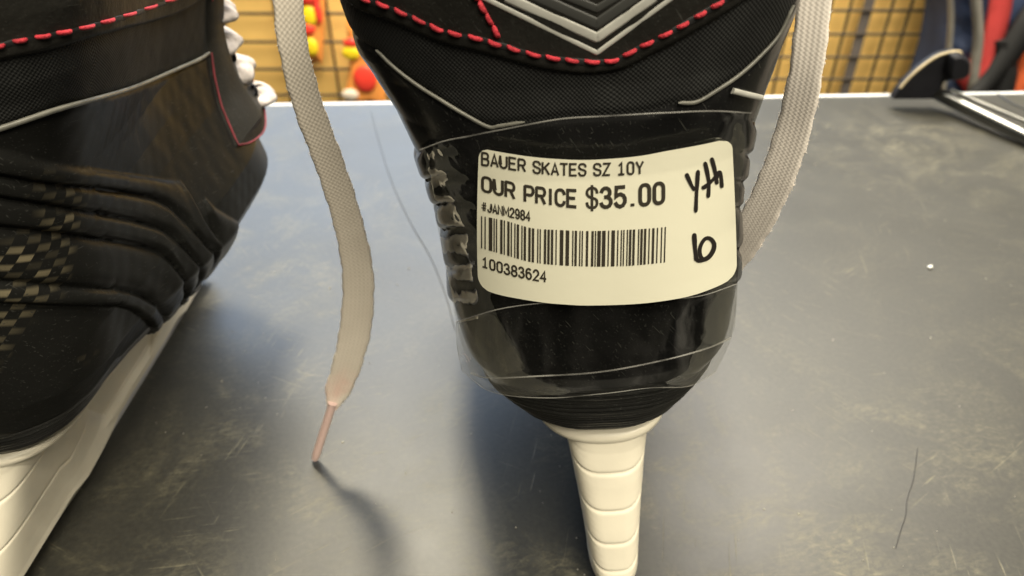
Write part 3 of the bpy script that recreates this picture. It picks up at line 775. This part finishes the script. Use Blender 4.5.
put_text('printed_text', '#JANM2984', arc_par([(482, 211), (505, 216.5), (530, 222)]), arc_par([(482, 201.5), (505, 206), (530, 211)]), label, M['ink'])
put_text('printed_text', '100383624', arc_par([(482.5, 267.5), (512, 276.5), (546, 283)]), arc_par([(482.5, 256.5), (512, 264.5), (546, 271)]), label, M['ink'])
# barcode
bt = spline(arc_par([(481, 216), (507, 221), (531, 228), (560, 230), (590, 231), (622, 230), (649, 228.5), (669, 226.5)]), 80)
bb = spline(arc_par([(481, 248), (507, 255.5), (531, 262), (557, 265), (592, 266.5), (625, 266), (650, 264), (668, 262)]), 80)
mb = MB(); x = 0.0; rb2 = random.Random(4)
pat = []
while x < 1:
    w = rb2.choice((.0068, .0068, .0125, .019)); g = rb2.choice((.0062, .0062, .012, .016)); pat.append((x, min(1, x + w))); x += w + g
for a0, a1 in pat:
    rows = []
    for k in np.linspace(0, 1, 8):
        rr = []
        for a in (a0, a1):
            xs = np.linspace(0, 1, 80)
            tx, ty, bx, by = np.interp(a, xs, bt[:, 0]), np.interp(a, xs, bt[:, 1]), np.interp(a, xs, bb[:, 0]), np.interp(a, xs, bb[:, 1])
            rr.append(rb.hit(tx + (bx - tx) * k, ty + (by - ty) * k, LOFF + .012)[0])
        rows.append(rr)
    mb.grid(np.array(rows))
mb.build('barcode', M['ink'], label, False)
# hand-written size in black marker
def pen(strokes, name, wpx=3.8):
    mb = MB()
    for st in strokes:
        c = spline([(670 + x / 4.43, 150 + y / 4.43) for x, y in st], 26)
        T = np.gradient(c, axis=0); T /= np.linalg.norm(T, axis=1)[:, None] + 1e-9; Nn = np.stack([-T[:, 1], T[:, 0]], -1)
        k = np.linspace(0, 1, len(c)); w = wpx / 2 * (np.clip(np.minimum(k, 1 - k) * 12 + .45, 0, 1)) * (1 + .12 * np.sin(k * 7))
        rows = [[rb.hit(*(p - n * q), LOFF + .02)[0], rb.hit(*p, LOFF + .02)[0], rb.hit(*(p + n * q), LOFF + .02)[0]] for p, n, q in zip(c, Nn, w)]
        mb.grid(np.array(rows))
    return mb.build(name, M['marker'], label, False)
pen([[(72, 103), (84, 130), (98, 160), (112, 178)], [(125, 88), (122, 140), (118, 200), (115, 277)],
     [(155, 52), (166, 100), (173, 150), (170, 212)], [(142, 170), (165, 156), (188, 134), (206, 116)],
     [(184, 33), (196, 75), (204, 115), (209, 152)], [(205, 128), (214, 104), (223, 100), (228, 125), (231, 168)]], 'handwritten_word')
pen([[(108, 368), (110, 410), (113, 450), (118, 492)], [(116, 491), (140, 488), (170, 476), (192, 445), (196, 415), (180, 393), (158, 392), (140, 415), (132, 445), (137, 474), (152, 487)]], 'handwritten_digit', 4.2)

# ================================================================== LEFT SKATE
Wm = (WLr + WRr) / 2
lb = Boot(Wm, Wm, (-17.0, 13.5, 0), R(6), -R(.5))
stitch_left = [(-60, 58), (-30, 52), (0, 46), (20, 40.5), (45, 36), (68, 31.5), (90, 26.5), (112, 20), (135, 13), (155, 6), (175, -1), (192, -8)]
pl_uz = lb.curve_uz([(-60, 73), (0, 60), (45, 50), (90, 38), (135, 26), (170, 16), (195, 4)], 120)
pp = [(-40, 141), (0, 129), (30, 119), (60, 109), (100, 98), (130, 89), (155, 79), (180, 68), (200, 59), (214, 50)]
pp_uz = lb.curve_uz(pp, 120)
Zp = lambda x, y: (x / 3.387, 150 + y / 3.387)
rib_lx = [[Zp(-60, -10), Zp(0, 0), Zp(150, 40), Zp(350, 70), Zp(540, 100), Zp(650, 110), Zp(690, 170), Zp(720, 250), Zp(728, 320)],
          [Zp(-60, 70), Zp(0, 80), Zp(150, 108), Zp(300, 125), Zp(450, 150), Zp(540, 178), Zp(610, 230), Zp(675, 300), Zp(702, 350)],
          [Zp(-60, 148), Zp(0, 155), Zp(200, 190), Zp(400, 230), Zp(540, 270), Zp(600, 310), Zp(648, 370), Zp(665, 410)],
          [Zp(-60, 250), Zp(0, 255), Zp(200, 280), Zp(400, 310), Zp(520, 338), Zp(580, 380), Zp(608, 440), Zp(622, 485)],
          [Zp(-60, 436), Zp(0, 440), Zp(200, 460), Zp(420, 478), Zp(500, 510), Zp(545, 560)],
          [Zp(-60, 505), Zp(0, 512), Zp(200, 525), Zp(400, 530), Zp(470, 560), Zp(510, 600)]]
def right_lines(boot, uz, outer=.12):
    d = uz[:, 0] - HC; o = np.argsort(d); d, z = d[o], uz[o, 1]
    cols = np.abs(np.arange(boot.nu) - HC).astype(float)
    zc = np.interp(cols, d, z); return sm(np.where(cols > d[-1], z[-1] - (cols - d[-1]) * outer, zc), 4)
ribsL = [right_lines(lb, lb.curve_uz(p, 90)) for p in rib_lx]
sole_l = lb.curve_uz([(0, 374), (40, 372), (90, 368), (130, 352), (150, 338)], 60)
solel = right_lines(lb, sole_l, 0.0)
linesL = dict(panel=right_lines(lb, pl_uz, -.016), piping=np.minimum(right_lines(lb, pp_uz, -.014), right_lines(lb, pl_uz, -.016) - .15), ribs=ribsL, ribfade=np.ones(lb.nu), sole=np.minimum(solel, 7.4))
left = make_skate('hockey_skate.001', 'black hockey skate cut off by the photo edge, its ribbed carbon side showing', lb, linesL, 'left')
mb = MB(); stitches(mb, lb, stitch_left, OFFP, 22.5, 17.0, .052, 1.0); mb.build('stitching', M['red'], left)
groove_line(lb, shift(stitch_left, .5), left, .16)
mb = MB(); P, Q = lb.lay(pp, .03, 120); ribbon(mb, P, Q, .12, .04, .06); mb.build('piping', M['silver'], left)
mb = MB(); stitches(mb, lb, [(206, -10), (214, 2), (226, 14), (238, 30), (246, 46), (249, 62)], OFFP, 6.0, 5.2, .03)
if mb.v: mb.build('stitching', M['red'], left)
# eyelet facing along the throat on both sides, red edge, eyelets, lace rungs
for s in (-1, 1):
    mb = MB(); red = MB(); eye = MB()
    zz = np.linspace(10.7, 20.6, 40); A = []; Bc = []; E = []
    for z in zz:
        yb, yf, dr, kf, fr = prof(z); w = np.interp(z, ZK, Wm) * (1 + kf * smooth((yf - fr - yb - dr) / 8))
        A.append((s * (w + .10), yf - fr - .1, z)); E.append((s * (w + .16), yf - fr * .45, z)); Bc.append((s * (w - .5), yf - .05, z + .2))
    A, E, Bc = map(lambda q: lb.world(np.array(q)), (A, E, Bc))
    inn = lambda Q: Q + np.array([-s * .3, -.35, 0])
    mb.grid(np.stack([inn(A), A, E, Bc, inn(Bc)], 1))
    bottom = spline([A[0], (A[0] + E[0]) / 2 + np.array([0, 0, -.5]), E[0] + np.array([0, .2, -.55]), Bc[0]], 16)
    poly = np.concatenate([bottom, [E[0]]]); cpt = poly.mean(0) + np.array([s * .05, .05, 0])
    mb.add(np.vstack([poly, cpt]), [(k, (k + 1) % len(poly), len(poly)) for k in range(len(poly))]); mb.build('eyelet_facing', M['leather'], left)
    red.tube(np.concatenate([A[12::-1], bottom[1:-1], Bc[:14]]), .04, 8); red.build('edge_piping', M['piping_red'], left)
    for k in range(2, 40, 6):
        c = (E[k] * .45 + Bc[k] * .55) + np.array([s * .06, .06, 0]); nrm = np.array([s * .75, .66, 0])
        t1 = np.cross(nrm, (0, 0, 1)); th = np.linspace(0, 2 * math.pi, 15)
        eye = MB(); eye.tube(np.array([c + .2 * (math.cos(a) * t1 + math.sin(a) * np.array([0, 0, 1])) for a in th]), .07, 6, up=tuple(nrm))
        eye.build('eyelet', M['tool'], left)
mb = MB()
for z in np.linspace(11.0, 20.0, 8):
    yb, yf, dr, kf, fr = prof(z); w = np.interp(z, ZK, Wm) * (1 + kf * smooth((yf - fr - yb - dr) / 8))
    p = lb.world(np.array([(-(w - .2), yf - .3, z), (-(w - .7), yf + .15, z + .1), (0, yf + .3, z + .15), (w - .7, yf + .12, z + .1 + .1 * math.sin(z * 5)), (w - .15, yf - .2, z - .1), (w - .2, yf - .8, z - .3), (w - .9, yf - 1.4, z - .2)]))
    c = MB(); c.tube(spline(p, 40), .55 + .07 * np.sin(np.arange(40) * .9 + z * 3), 12, .5, up=(.3, .5 * math.sin(z * 3), 1)); c.build('lace_rung', M['lace_eye'], left)
tg = MB(); rings = []
for z in np.linspace(11.5, 21.8, 20):
    yb, yf, dr, kf, fr = prof(min(z, 21)); 
    rings.append([(math.sin(t) * 2.7, yf - .4 + .75 * math.cos(t), z) for t in np.linspace(0, 2 * math.pi, 20, endpoint=False)])
Gt = lb.world(np.array(rings)); tg.grid(Gt, True); tg.cap(Gt[-1]); tg.build('tongue', M['lining'], left)

# ================================================================== LACES
def lace(name, label, pts, width, m, n=150, roll=None, aglet=None, thick=.16):
    """flat woven band through (px, py, t) points; broad side faces the camera, turned by roll (deg) along its length"""
    P = np.array([at_t(x, y, t) for x, y, t in pts]); C = spline(P, n)
    T = np.gradient(C, axis=0); T /= np.linalg.norm(T, axis=1)[:, None]
    V = CC - C; V /= np.linalg.norm(V, axis=1)[:, None]
    B = np.cross(T, V); B /= np.linalg.norm(B, axis=1)[:, None]; Nn = np.cross(B, T)
    w = np.interp(np.linspace(0, 1, n), np.linspace(0, 1, len(width)), width) / 2
    rl = np.radians(np.interp(np.linspace(0, 1, n), np.linspace(0, 1, len(roll)), roll)) if roll else np.zeros(n)
    s = np.concatenate([[0], np.linalg.norm(np.diff(C, axis=0), axis=1).cumsum()])
    w = w * (1 + .025 * np.sin(s * 5.1) + .02 * np.sin(s * 11.7))
    prof_ = [(-1, 0), (-.93, .7), (-.75, 1), (-.4, .9), (0, .82), (.4, .9), (.75, 1), (.93, .7), (1, 0), (.93, -.7), (.75, -1), (.0, -.85), (-.75, -1), (-.93, -.7)]
    th = thick / 2
    G = np.zeros((n, len(prof_), 3)); uv = np.zeros((n, len(prof_), 2))
    for j, (a, b_) in enumerate(prof_):
        bb_ = B * np.cos(rl)[:, None] + Nn * np.sin(rl)[:, None]; nn_ = -B * np.sin(rl)[:, None] + Nn * np.cos(rl)[:, None]
        G[:, j] = C + bb_ * (w * a)[:, None] + nn_ * th * b_
        uv[:, j, 0] = w * a; uv[:, j, 1] = s
    root = empty(name, tuple(C[-1]), label, 'shoelace')
    mb = MB(); mb.grid(G, True, uv); mb.cap(G[0][::-1]); mb.cap(G[-1]); mb.build('woven_band', m, root, True, uv=True)
    # frayed fibres along the edges
    fz = MB()
    for k in range(260):
        i = random.randrange(2, n - 2); sd = random.choice((-1, 1)); bb_ = (B[i] * math.cos(rl[i]) + Nn[i] * math.sin(rl[i])) * sd
        p = C[i] + bb_ * w[i] * .96; l_ = random.uniform(.015, .06)
        q = p + bb_ * l_ + T[i] * random.uniform(-.1, .1) + Nn[i] * random.uniform(-.03, .03)
        fz.tube(np.array([p, (p + q) / 2 + T[i] * .01, q]), [.009, .008, .004], 4)
    fz.build('frayed_fibres', m, root)
    if aglet is not None:
        a = MB(); pth = spline(aglet, 14); a.tube(pth, np.array([.19] + [.165] * 11 + [.17, .13]), 14); a.build('aglet', M['aglet'], root)
    return root
tip = at_z(315, 459, .12); knot = at_t(331, 409, 27.25)
lace('skate_lace', 'long greyish lace hanging beside the left skate, pink aglet touching the table',
     [(262, -190, 17.5), (275, -90, 17.9), (286, -20, 18.3), (293, 45, 19.0), (308, 105, 20.1), (330, 165, 21.5), (348, 222, 23.0), (358, 275, 24.4), (356, 325, 25.6), (347, 365, 26.5), (338, 390, 27.0), (332, 408, 27.25)],
     [.80, .80, .78, .78, .82, .86, .92, 1.05, 1.12, 1.05, .95, .40], M['lace_dark'], aglet=[knot + (knot - tip) * .12, knot, (knot + tip) / 2, tip], roll=[20, 15, 10, 0, -5, 0, 5, 0], n=220)
lace('skate_lace.001', 'broad cream lace curving down behind the right side of the labelled skate',
     [(834, -150, 15.6), (822, -60, 16.0), (814, 5, 16.5), (806, 70, 17.2), (793, 130, 18.2), (775, 182, 19.2), (752, 228, 20.4), (728, 262, 21.6), (700, 290, 22.8), (660, 310, 24.0)],
     [.78, .78, .76, .78, .86, .92, .95, .95, .95, .9], M['lace'], roll=[-4, -6, -10, -8, 0, 4, 6], n=220, thick=.1)

# ================================================================== TABLE
ang = R(2.4); ct, st = math.cos(ang), math.sin(ang); RT = np.array([[ct, -st, 0], [st, ct, 0], [0, 0, 1]])
edge_c = at_z(512, 102.0)
tb = empty('counter_table', (0, 30, 0), 'dark scratched laminate table top with a pale rim along its far edge', 'table')
mb = MB(); dep = 51.0
mb.box(edge_c + RT @ np.array([0, -dep / 2, -1.3]), (140, dep / 2, 1.3), RT); mb.build('tabletop', M['table'], tb, False)
mb = MB()
x = np.linspace(-140, 140, 60); pts = [(0.02, -2.6), (0.02, -.05), (.12, .07), (.28, .09), (.42, .02), (.46, -.2), (.46, -2.6)]
G = np.array([[edge_c + RT @ np.array([a, p[0], p[1]]) for p in pts] for a in x]); mb.grid(G, True); mb.build('edge_trim', M['trim'], tb)

# hair, specks
def strand(pix, label, r_=.018):
    P = np.array([at_z(x, y, .03) for x, y in spline(pix, 40)]); mb = MB(); mb.tube(P, r_, 5)
    o = mb.build('hair_strand', M['hair'], None, loc=tuple(P[0])); tag(o, label, 'hair'); return o
strand([(371, 112), (380, 145), (393, 185), (412, 225), (431, 258), (446, 296), (455, 330)], 'long thin dark hair on the table left of the labelled skate', .019)
strand([(918, 448), (915, 470), (913, 482), (907, 500), (906, 515), (900, 533), (896, 548)], 'short wavy dark hair on the table at lower right', .014)
mb = MB()
for k in range(120):
    px, py = random.uniform(0, 1024), random.uniform(125, 575) 
    p = at_z(px, py, .02); s_ = abs(random.gauss(0, .014)) + .012
    a = random.uniform(0, 6.3); el = random.choice((1, 1, 1, 2.2))
    mb.ball(p, [np.array([math.cos(a), math.sin(a), 0]) * s_ * el, np.array([-math.sin(a), math.cos(a), 0]) * s_, np.array([0, 0, 1]) * s_ * .6], (6, 4))
o = mb.build('dust_specks', M['dust'], None, loc=(0, 30, 0)); o['kind'] = 'stuff'; tag(o, 'pale dust specks scattered over the dark table', 'dust')
p = at_z(930, 267, .09); mb = MB(); mb.ball(p, [(.14, 0, 0), (0, .11, 0), (0, 0, .09)], (9, 7)); mb.ball(p + np.array([.08, .05, .02]), [(.07, 0, 0), (0, .07, 0), (0, 0, .07)], (8, 6))
o = mb.build('crumb', simple('white_crumb', (.8, .8, .75), .8), None, loc=tuple(p)); tag(o, 'tiny white crumb lying on the table right of the sticker', 'crumb')

# ================================================================== BACKGROUND WALL
YW = 152.0; YG = 148.0
mb = MB(); mb.box((0, YW + 2, -50), (170, 2, 58)); wall = mb.build('wall', M['yellow'], None, False, loc=(0, YW, -108)); tag(wall, 'yellow painted shop wall behind the wire grids', 'wall', kind='structure')
def wire_panel(label, vx, hy, x0, x1, group=None):
    root = empty('wire_grid_panel', tuple(at_y((x0 + x1) / 2, 50, YG)), label, 'wire grid', 'wire grid panels on the wall')
    for px, w, m, nm in vx:
        X_ = at_y(px, 50, YG)[0]; mb = MB()
        if w > .5: mb.box((X_, YG, -45), (w, .25, 52)); mb.build(nm, m, root, False)
        else: mb.tube([(X_, YG, -97), (X_, YG, 6)], w, 8, up=(0, 1, 0)); mb.build(nm, m, root)
    xa, xb = at_y(x0, 50, YG)[0], at_y(x1, 50, YG)[0]
    for z in hy:
        mb = MB(); mb.tube([(xa, YG - .4, z), (xb, YG - .4, z)], .3, 8); mb.build('wire', M['wire'], root)
zs_r = [at_y(800, y, YG)[2] for y in (10, 34, 57, 78.5)]; dz = (zs_r[0] - zs_r[3]) / 3
hr = [zs_r[0] + dz * k for k in range(5, -12, -1)]
wire_panel('black wire grid with a flat upright on the yellow wall at right', [(px, .32, M['wire'], 'wire') for px in (782, 801, 820, 839, 879, 897.5, 917, 936, 955, 974, 993, 1012, 1031)] + [(856, .95, M['post'], 'upright')], hr, 770, 1045)
zs_l = [at_y(330, y, YG)[2] for y in (13, 40.5, 68, 94.5)]; dz = (zs_l[0] - zs_l[3]) / 3
hl = [zs_l[0] + dz * k for k in range(4, -10, -1)]
wire_panel('black wire grid behind the hanging red packages at left', [(px, .28, M['wire'], 'wire') for px in (180, 231, 282, 333, 384, 435)], hl, 165, 450)

# hanging packages
def package(name, label, pix, blobs, Y_=146.0):
    c = np.array(pix, float).mean(0); root = empty(name, tuple(at_y(c[0], c[1], Y_)), label, 'package', 'packages hung on the wire grid')
    front = np.array([at_y(x, y, Y_ - 1.2) for x, y in spline(pix + [pix[0]], 40)[:-1]]); back = front + np.array([0, 1.0, 0]); cc_ = front.mean(0)
    mb = MB(); mid = cc_ + (front - cc_) * .8 + np.array([0, -.5, 0]); mb.grid(np.array([back, front, mid]), True); mb.cap(mid); mb.cap(back[::-1]); mb.build('bag', M[blobs[0]], root)
    for x, y, rx_, ry_, m, nm in blobs[1]:
        p = at_y(x, y, Y_ - 2.0); k = abs(p[1]) * 1.0 / F * 1.0
        mb = MB(); mb.ball(p, [(rx_ * k, 0, 0), (0, .45, 0), (0, 0, ry_ * k)], (16, 10)); mb.build(nm, M[m], root)
package('snack_package', 'red and orange package with yellow round spots hanging beside the left lace', [(298, -30), (322, -28), (322, 55), (318, 62), (299, 60), (296, 20)],
        ('pk_or', [(309, 16, 8, 9.5, 'pk_yel', 'yellow_spot'), (311, 47, 7, 9, 'pk_yel', 'yellow_spot'), (306, 29, 9, 6, 'pk_red', 'red_patch'), (308, -2, 12, 7, 'pk_red', 'red_patch'), (318, 12, 4, 12, 'pk_red', 'red_patch')]))
package('snack_package', 'orange package with a big red ball and pale foot beside the labelled skate', [(346, 22), (375, 18), (385, 100), (372, 104), (345, 103), (350, 65)],
        ('pk_or', [(351, 53, 9, 7, 'pk_yel', 'yellow_spot'), (351, 43, 8, 5, 'pk_red', 'red_patch'), (365, 79, 12, 14, 'pk_red', 'red_ball'), (350, 95, 9, 6, 'pk_white', 'pale_foot')]))

# backpack
YB_ = 138.0
bp = empty('backpack', tuple(at_y(1000, 90, YB_)), 'navy and red backpack hanging on the wall at upper right', 'backpack')
mb = MB(); out = [(938, -60), (946, 0), (936, 60), (922, 100), (905, 150), (960, 175), (1090, 175), (1110, 60), (1090, -60), (1000, -80)]
o_ = np.array([at_y(x, y, YB_) for x, y in spline(out + [out[0]], 60)[:-1]]); cc_ = o_.mean(0)
lay_ = [o_ + np.array([0, 8, 0]), o_]
for k, dy in ((.93, -2.2), (.8, -3.6), (.6, -4.4), (.35, -4.8)): lay_.append(cc_ + (o_ - cc_) * k + np.array([0, dy, 0]))
G = np.array(lay_); G[2:, :, 1] += .8 * np.sin(G[2:, :, 2] * 1.0)
mb.grid(G, True); mb.cap(G[-1]); mb.cap(G[0][::-1]); mb.build('bag_body', M['navy'], bp)
def strap(name, pix, wpx, m, dy):
    c = spline(pix, 30); T = np.gradient(c, axis=0); T /= np.linalg.norm(T, axis=1)[:, None]; Nn = np.stack([-T[:, 1], T[:, 0]], -1)
    w = np.interp(np.linspace(0, 1, 30), np.linspace(0, 1, len(wpx)), wpx) / 2
    yy = YB_ - dy
    rows = []
    for p, n, q in zip(c, Nn, w):
        a = at_y(*(p - n * q), yy); b_ = at_y(*(p + n * q), yy); m_ = (a + b_) / 2 + np.array([0, -.7, 0])
        rows.append([a + np.array([0, 1.2, 0]), a, m_, b_, b_ + np.array([0, 1.2, 0])])
    mb = MB(); mb.grid(np.array(rows), True); mb.cap(rows[0]); mb.cap(rows[-1]); mb.build(name, m, bp)
strap('side_panel', [(960, 70), (975, 78), (990, 92), (1000, 130)], [20, 34, 40, 40], M['bagred'], 5.6)
strap('shoulder_strap', [(1006, -40), (1003, 0), (997, 30), (988, 60), (980, 95), (970, 130)], [20, 20, 19, 15, 14, 14], M['bagred'], 7.2)
strap('shoulder_strap', [(1040, 40), (1028, 70), (1018, 92), (1005, 130)], [18, 16, 15, 15], M['orange'], 6.8)
strap('webbing', [(976, -40), (978, 0), (980, 40), (976, 75), (972, 120)], [7, 8, 8, 9, 9], M['baggrey'], 7.0)
strap('webbing', [(974, 100), (990, 82), (1008, 58), (1030, 25), (1050, 0)], [14, 15, 20, 24, 26], M['black'], 8.4)
strap('webbing', [(1004, 40), (1008, 70), (1003, 100), (1000, 130)], [18, 20, 18, 18], M['black'], 8.0)
strap('edge_tape', [(949, -30), (952, 10), (950, 50), (944, 90)], [2.5, 2.5, 2.5, 2.5], M['baggrey'], 5.4)

# tool with chrome bar on the table's far right
yT = 55.6
tool = empty('hook_tool', tuple(at_y(925, 98, yT) * np.array([1, 1, 0])), 'black curved hook headed tool with a chrome bar at the table far right', 'tool')
outl = [(893, 99), (900, 88), (911, 76), (924, 65), (938, 56), (952, 52), (961, 53), (958, 66), (952, 79), (944, 82), (941, 90), (939, 99)]
c0 = spline(outl, 60); fr_ = np.array([at_y(x, y, yT) for x, y in c0]); fr_[:, 2] = np.maximum(fr_[:, 2], .02)
mb = MB(); bk = fr_ + np.array([0, .7, 0]); mb.grid(np.array([bk, fr_]), True); mb.cap(fr_); mb.cap(bk[::-1]); mb.build('hook_head', M['tool'], tool, False)
mb = MB(); rim = np.array([at_y(x, y, yT - .02) for x, y in spline(outl[1:7] + [(958, 62), (955, 74)], 40)]); mb.tube(rim, .11, 8, up=(0, 1, 0)); mb.build('worn_rim', M['brass'], tool)
mb = MB(); a = [(951, 55), (961, 54), (969, 60), (970, 70), (966, 78), (955, 80), (948, 78), (949, 64)]
f_ = np.array([at_y(x, y, yT - .55) for x, y in spline(a + [a[0]], 30)[:-1]]); b_ = f_ + np.array([0, 1.1, 0]); cc_ = f_.mean(0); f0 = cc_ + (f_ - cc_) * .75 + np.array([0, -.3, 0])
mb.grid(np.array([b_, f_, f0]), True); mb.cap(f0); mb.cap(b_[::-1]); mb.build('rubber_tip', M['tool'], tool)
r0 = at_z(938, 94, 1.15); r1 = at_z(1024, 136, .62); dv = r1 - r0; r2 = r0 + dv * 3.2; r2[2] = .55
mb = MB(); mb.tube([r0, r0 + (r1 - r0) * .5, r1, (r1 + r2) / 2, r2], .5, 18); mb.build('chrome_bar', M['chrome'], tool)
q0 = at_z(950, 90, 1.5); q1 = at_z(1024, 121, .95); q2 = q0 + (q1 - q0) * 3.2; q2[2] = .35
mb = MB(); mb.tube([q0, q1, q2], .13, 10); mb.build('highlight_rod', M['chrome'], tool)  # extra rod standing in for the upper highlight on the bar
P = np.array([at_z(x, y, .06) for x, y in spline([(998, 94), (1008, 101), (1018, 106), (1032, 112)], 20)]); mb = MB(); mb.tube(P, .07, 6)
o = mb.build('thin_cord', M['hair'], None, loc=tuple(P[0])); tag(o, 'thin dark cord on the table beyond the chrome bar', 'cord')

# ================================================================== LIGHT
def area(name, loc, target, sx, sy, power, col, spread=180):
    l = bpy.data.lights.new(name, 'AREA'); l.shape = 'RECTANGLE'; l.size = sx * U; l.size_y = sy * U; l.energy = power; l.color = col; l.spread = R(spread)
    o = bpy.data.objects.new(name, l); COL.objects.link(o); o.location = Vector(loc) * U
    o.rotation_euler = (Vector(target) - Vector(loc)).to_track_quat('-Z', 'Y').to_euler(); return o
area('shop_window', (-70, 260, 130), (0, 40, 0), 300, 150, 50, (.60, .76, 1.0))
area('ceiling_lamp', (-22, 135, 205), (-7, 18, 0), 30, 30, 29, (1.0, .90, .66))
for k, (y, z) in enumerate(((-125, 170), (-75, 185), (-25, 195))):
    area('front_light_strip', (55, y, z), (5, 15, 8), 130, 7, (15, 15, 12)[k], (1.0, .92, .74))  # unseen front light, split into strips added for streaks on the glossy film
area('wall_lamp', (30, 95, 110), (10, 150, -30), 120, 30, 32, (1.0, .92, .78))

w = bpy.data.worlds.new('World'); sc.world = w; w.use_nodes = True; nt = w.node_tree; bg = nt.nodes['Background']
tc = N(nt, 'ShaderNodeTexCoord'); n = N(nt, 'ShaderNodeTexNoise', Scale=5.5, Detail=4.0); mpw = N(nt, 'ShaderNodeMapping'); mpw.inputs['Scale'].default_value = (1, 1, .22); L(nt, tc.outputs['Generated'], mpw.inputs['Vector']); L(nt, mpw.outputs['Vector'], n.inputs['Vector'])
cr = N(nt, 'ShaderNodeValToRGB'); cr.color_ramp.elements[0].position = .44; cr.color_ramp.elements[0].color = (.02, .02, .018, 1)
cr.color_ramp.elements[1].position = .62; cr.color_ramp.elements[1].color = (.8, .72, .56, 1)
sx = N(nt, 'ShaderNodeSeparateXYZ'); L(nt, tc.outputs['Generated'], sx.inputs[0])
mr = N(nt, 'ShaderNodeMapRange'); mr.inputs['From Min'].default_value = -.15; mr.inputs['From Max'].default_value = .35; mr.inputs['To Min'].default_value = .30
L(nt, sx.outputs[2], mr.inputs['Value'])
mm = N(nt, 'ShaderNodeMix', data_type='RGBA', blend_type='MULTIPLY'); mm.inputs[0].default_value = 1
L(nt, n.outputs['Fac'], cr.inputs['Fac']); L(nt, cr.outputs[0], mm.inputs[6]); L(nt, mr.outputs[0], mm.inputs[7]); L(nt, mm.outputs[2], bg.inputs['Color']); bg.inputs['Strength'].default_value = .45

# ================================================================== CAMERA / RENDER
cam = bpy.data.cameras.new('camera'); co = bpy.data.objects.new('camera', cam); COL.objects.link(co); sc.camera = co
co.location = Vector((0, 0, H)) * U; co.rotation_euler = (math.pi / 2 - PITCH, 0, 0)
cam.sensor_width = 36; cam.lens = F / 1024 * 36; cam.clip_start = .004; cam.clip_end = 50
cam.dof.use_dof = True; cam.dof.focus_distance = 18.5 * U; cam.dof.aperture_fstop = 20
sc.view_settings.view_transform = 'Standard'; sc.view_settings.look = 'None'; sc.view_settings.exposure = 0; sc.view_settings.gamma = 1
sc.cycles.max_bounces = 8; sc.cycles.transparent_max_bounces = 12; sc.cycles.use_denoising = True
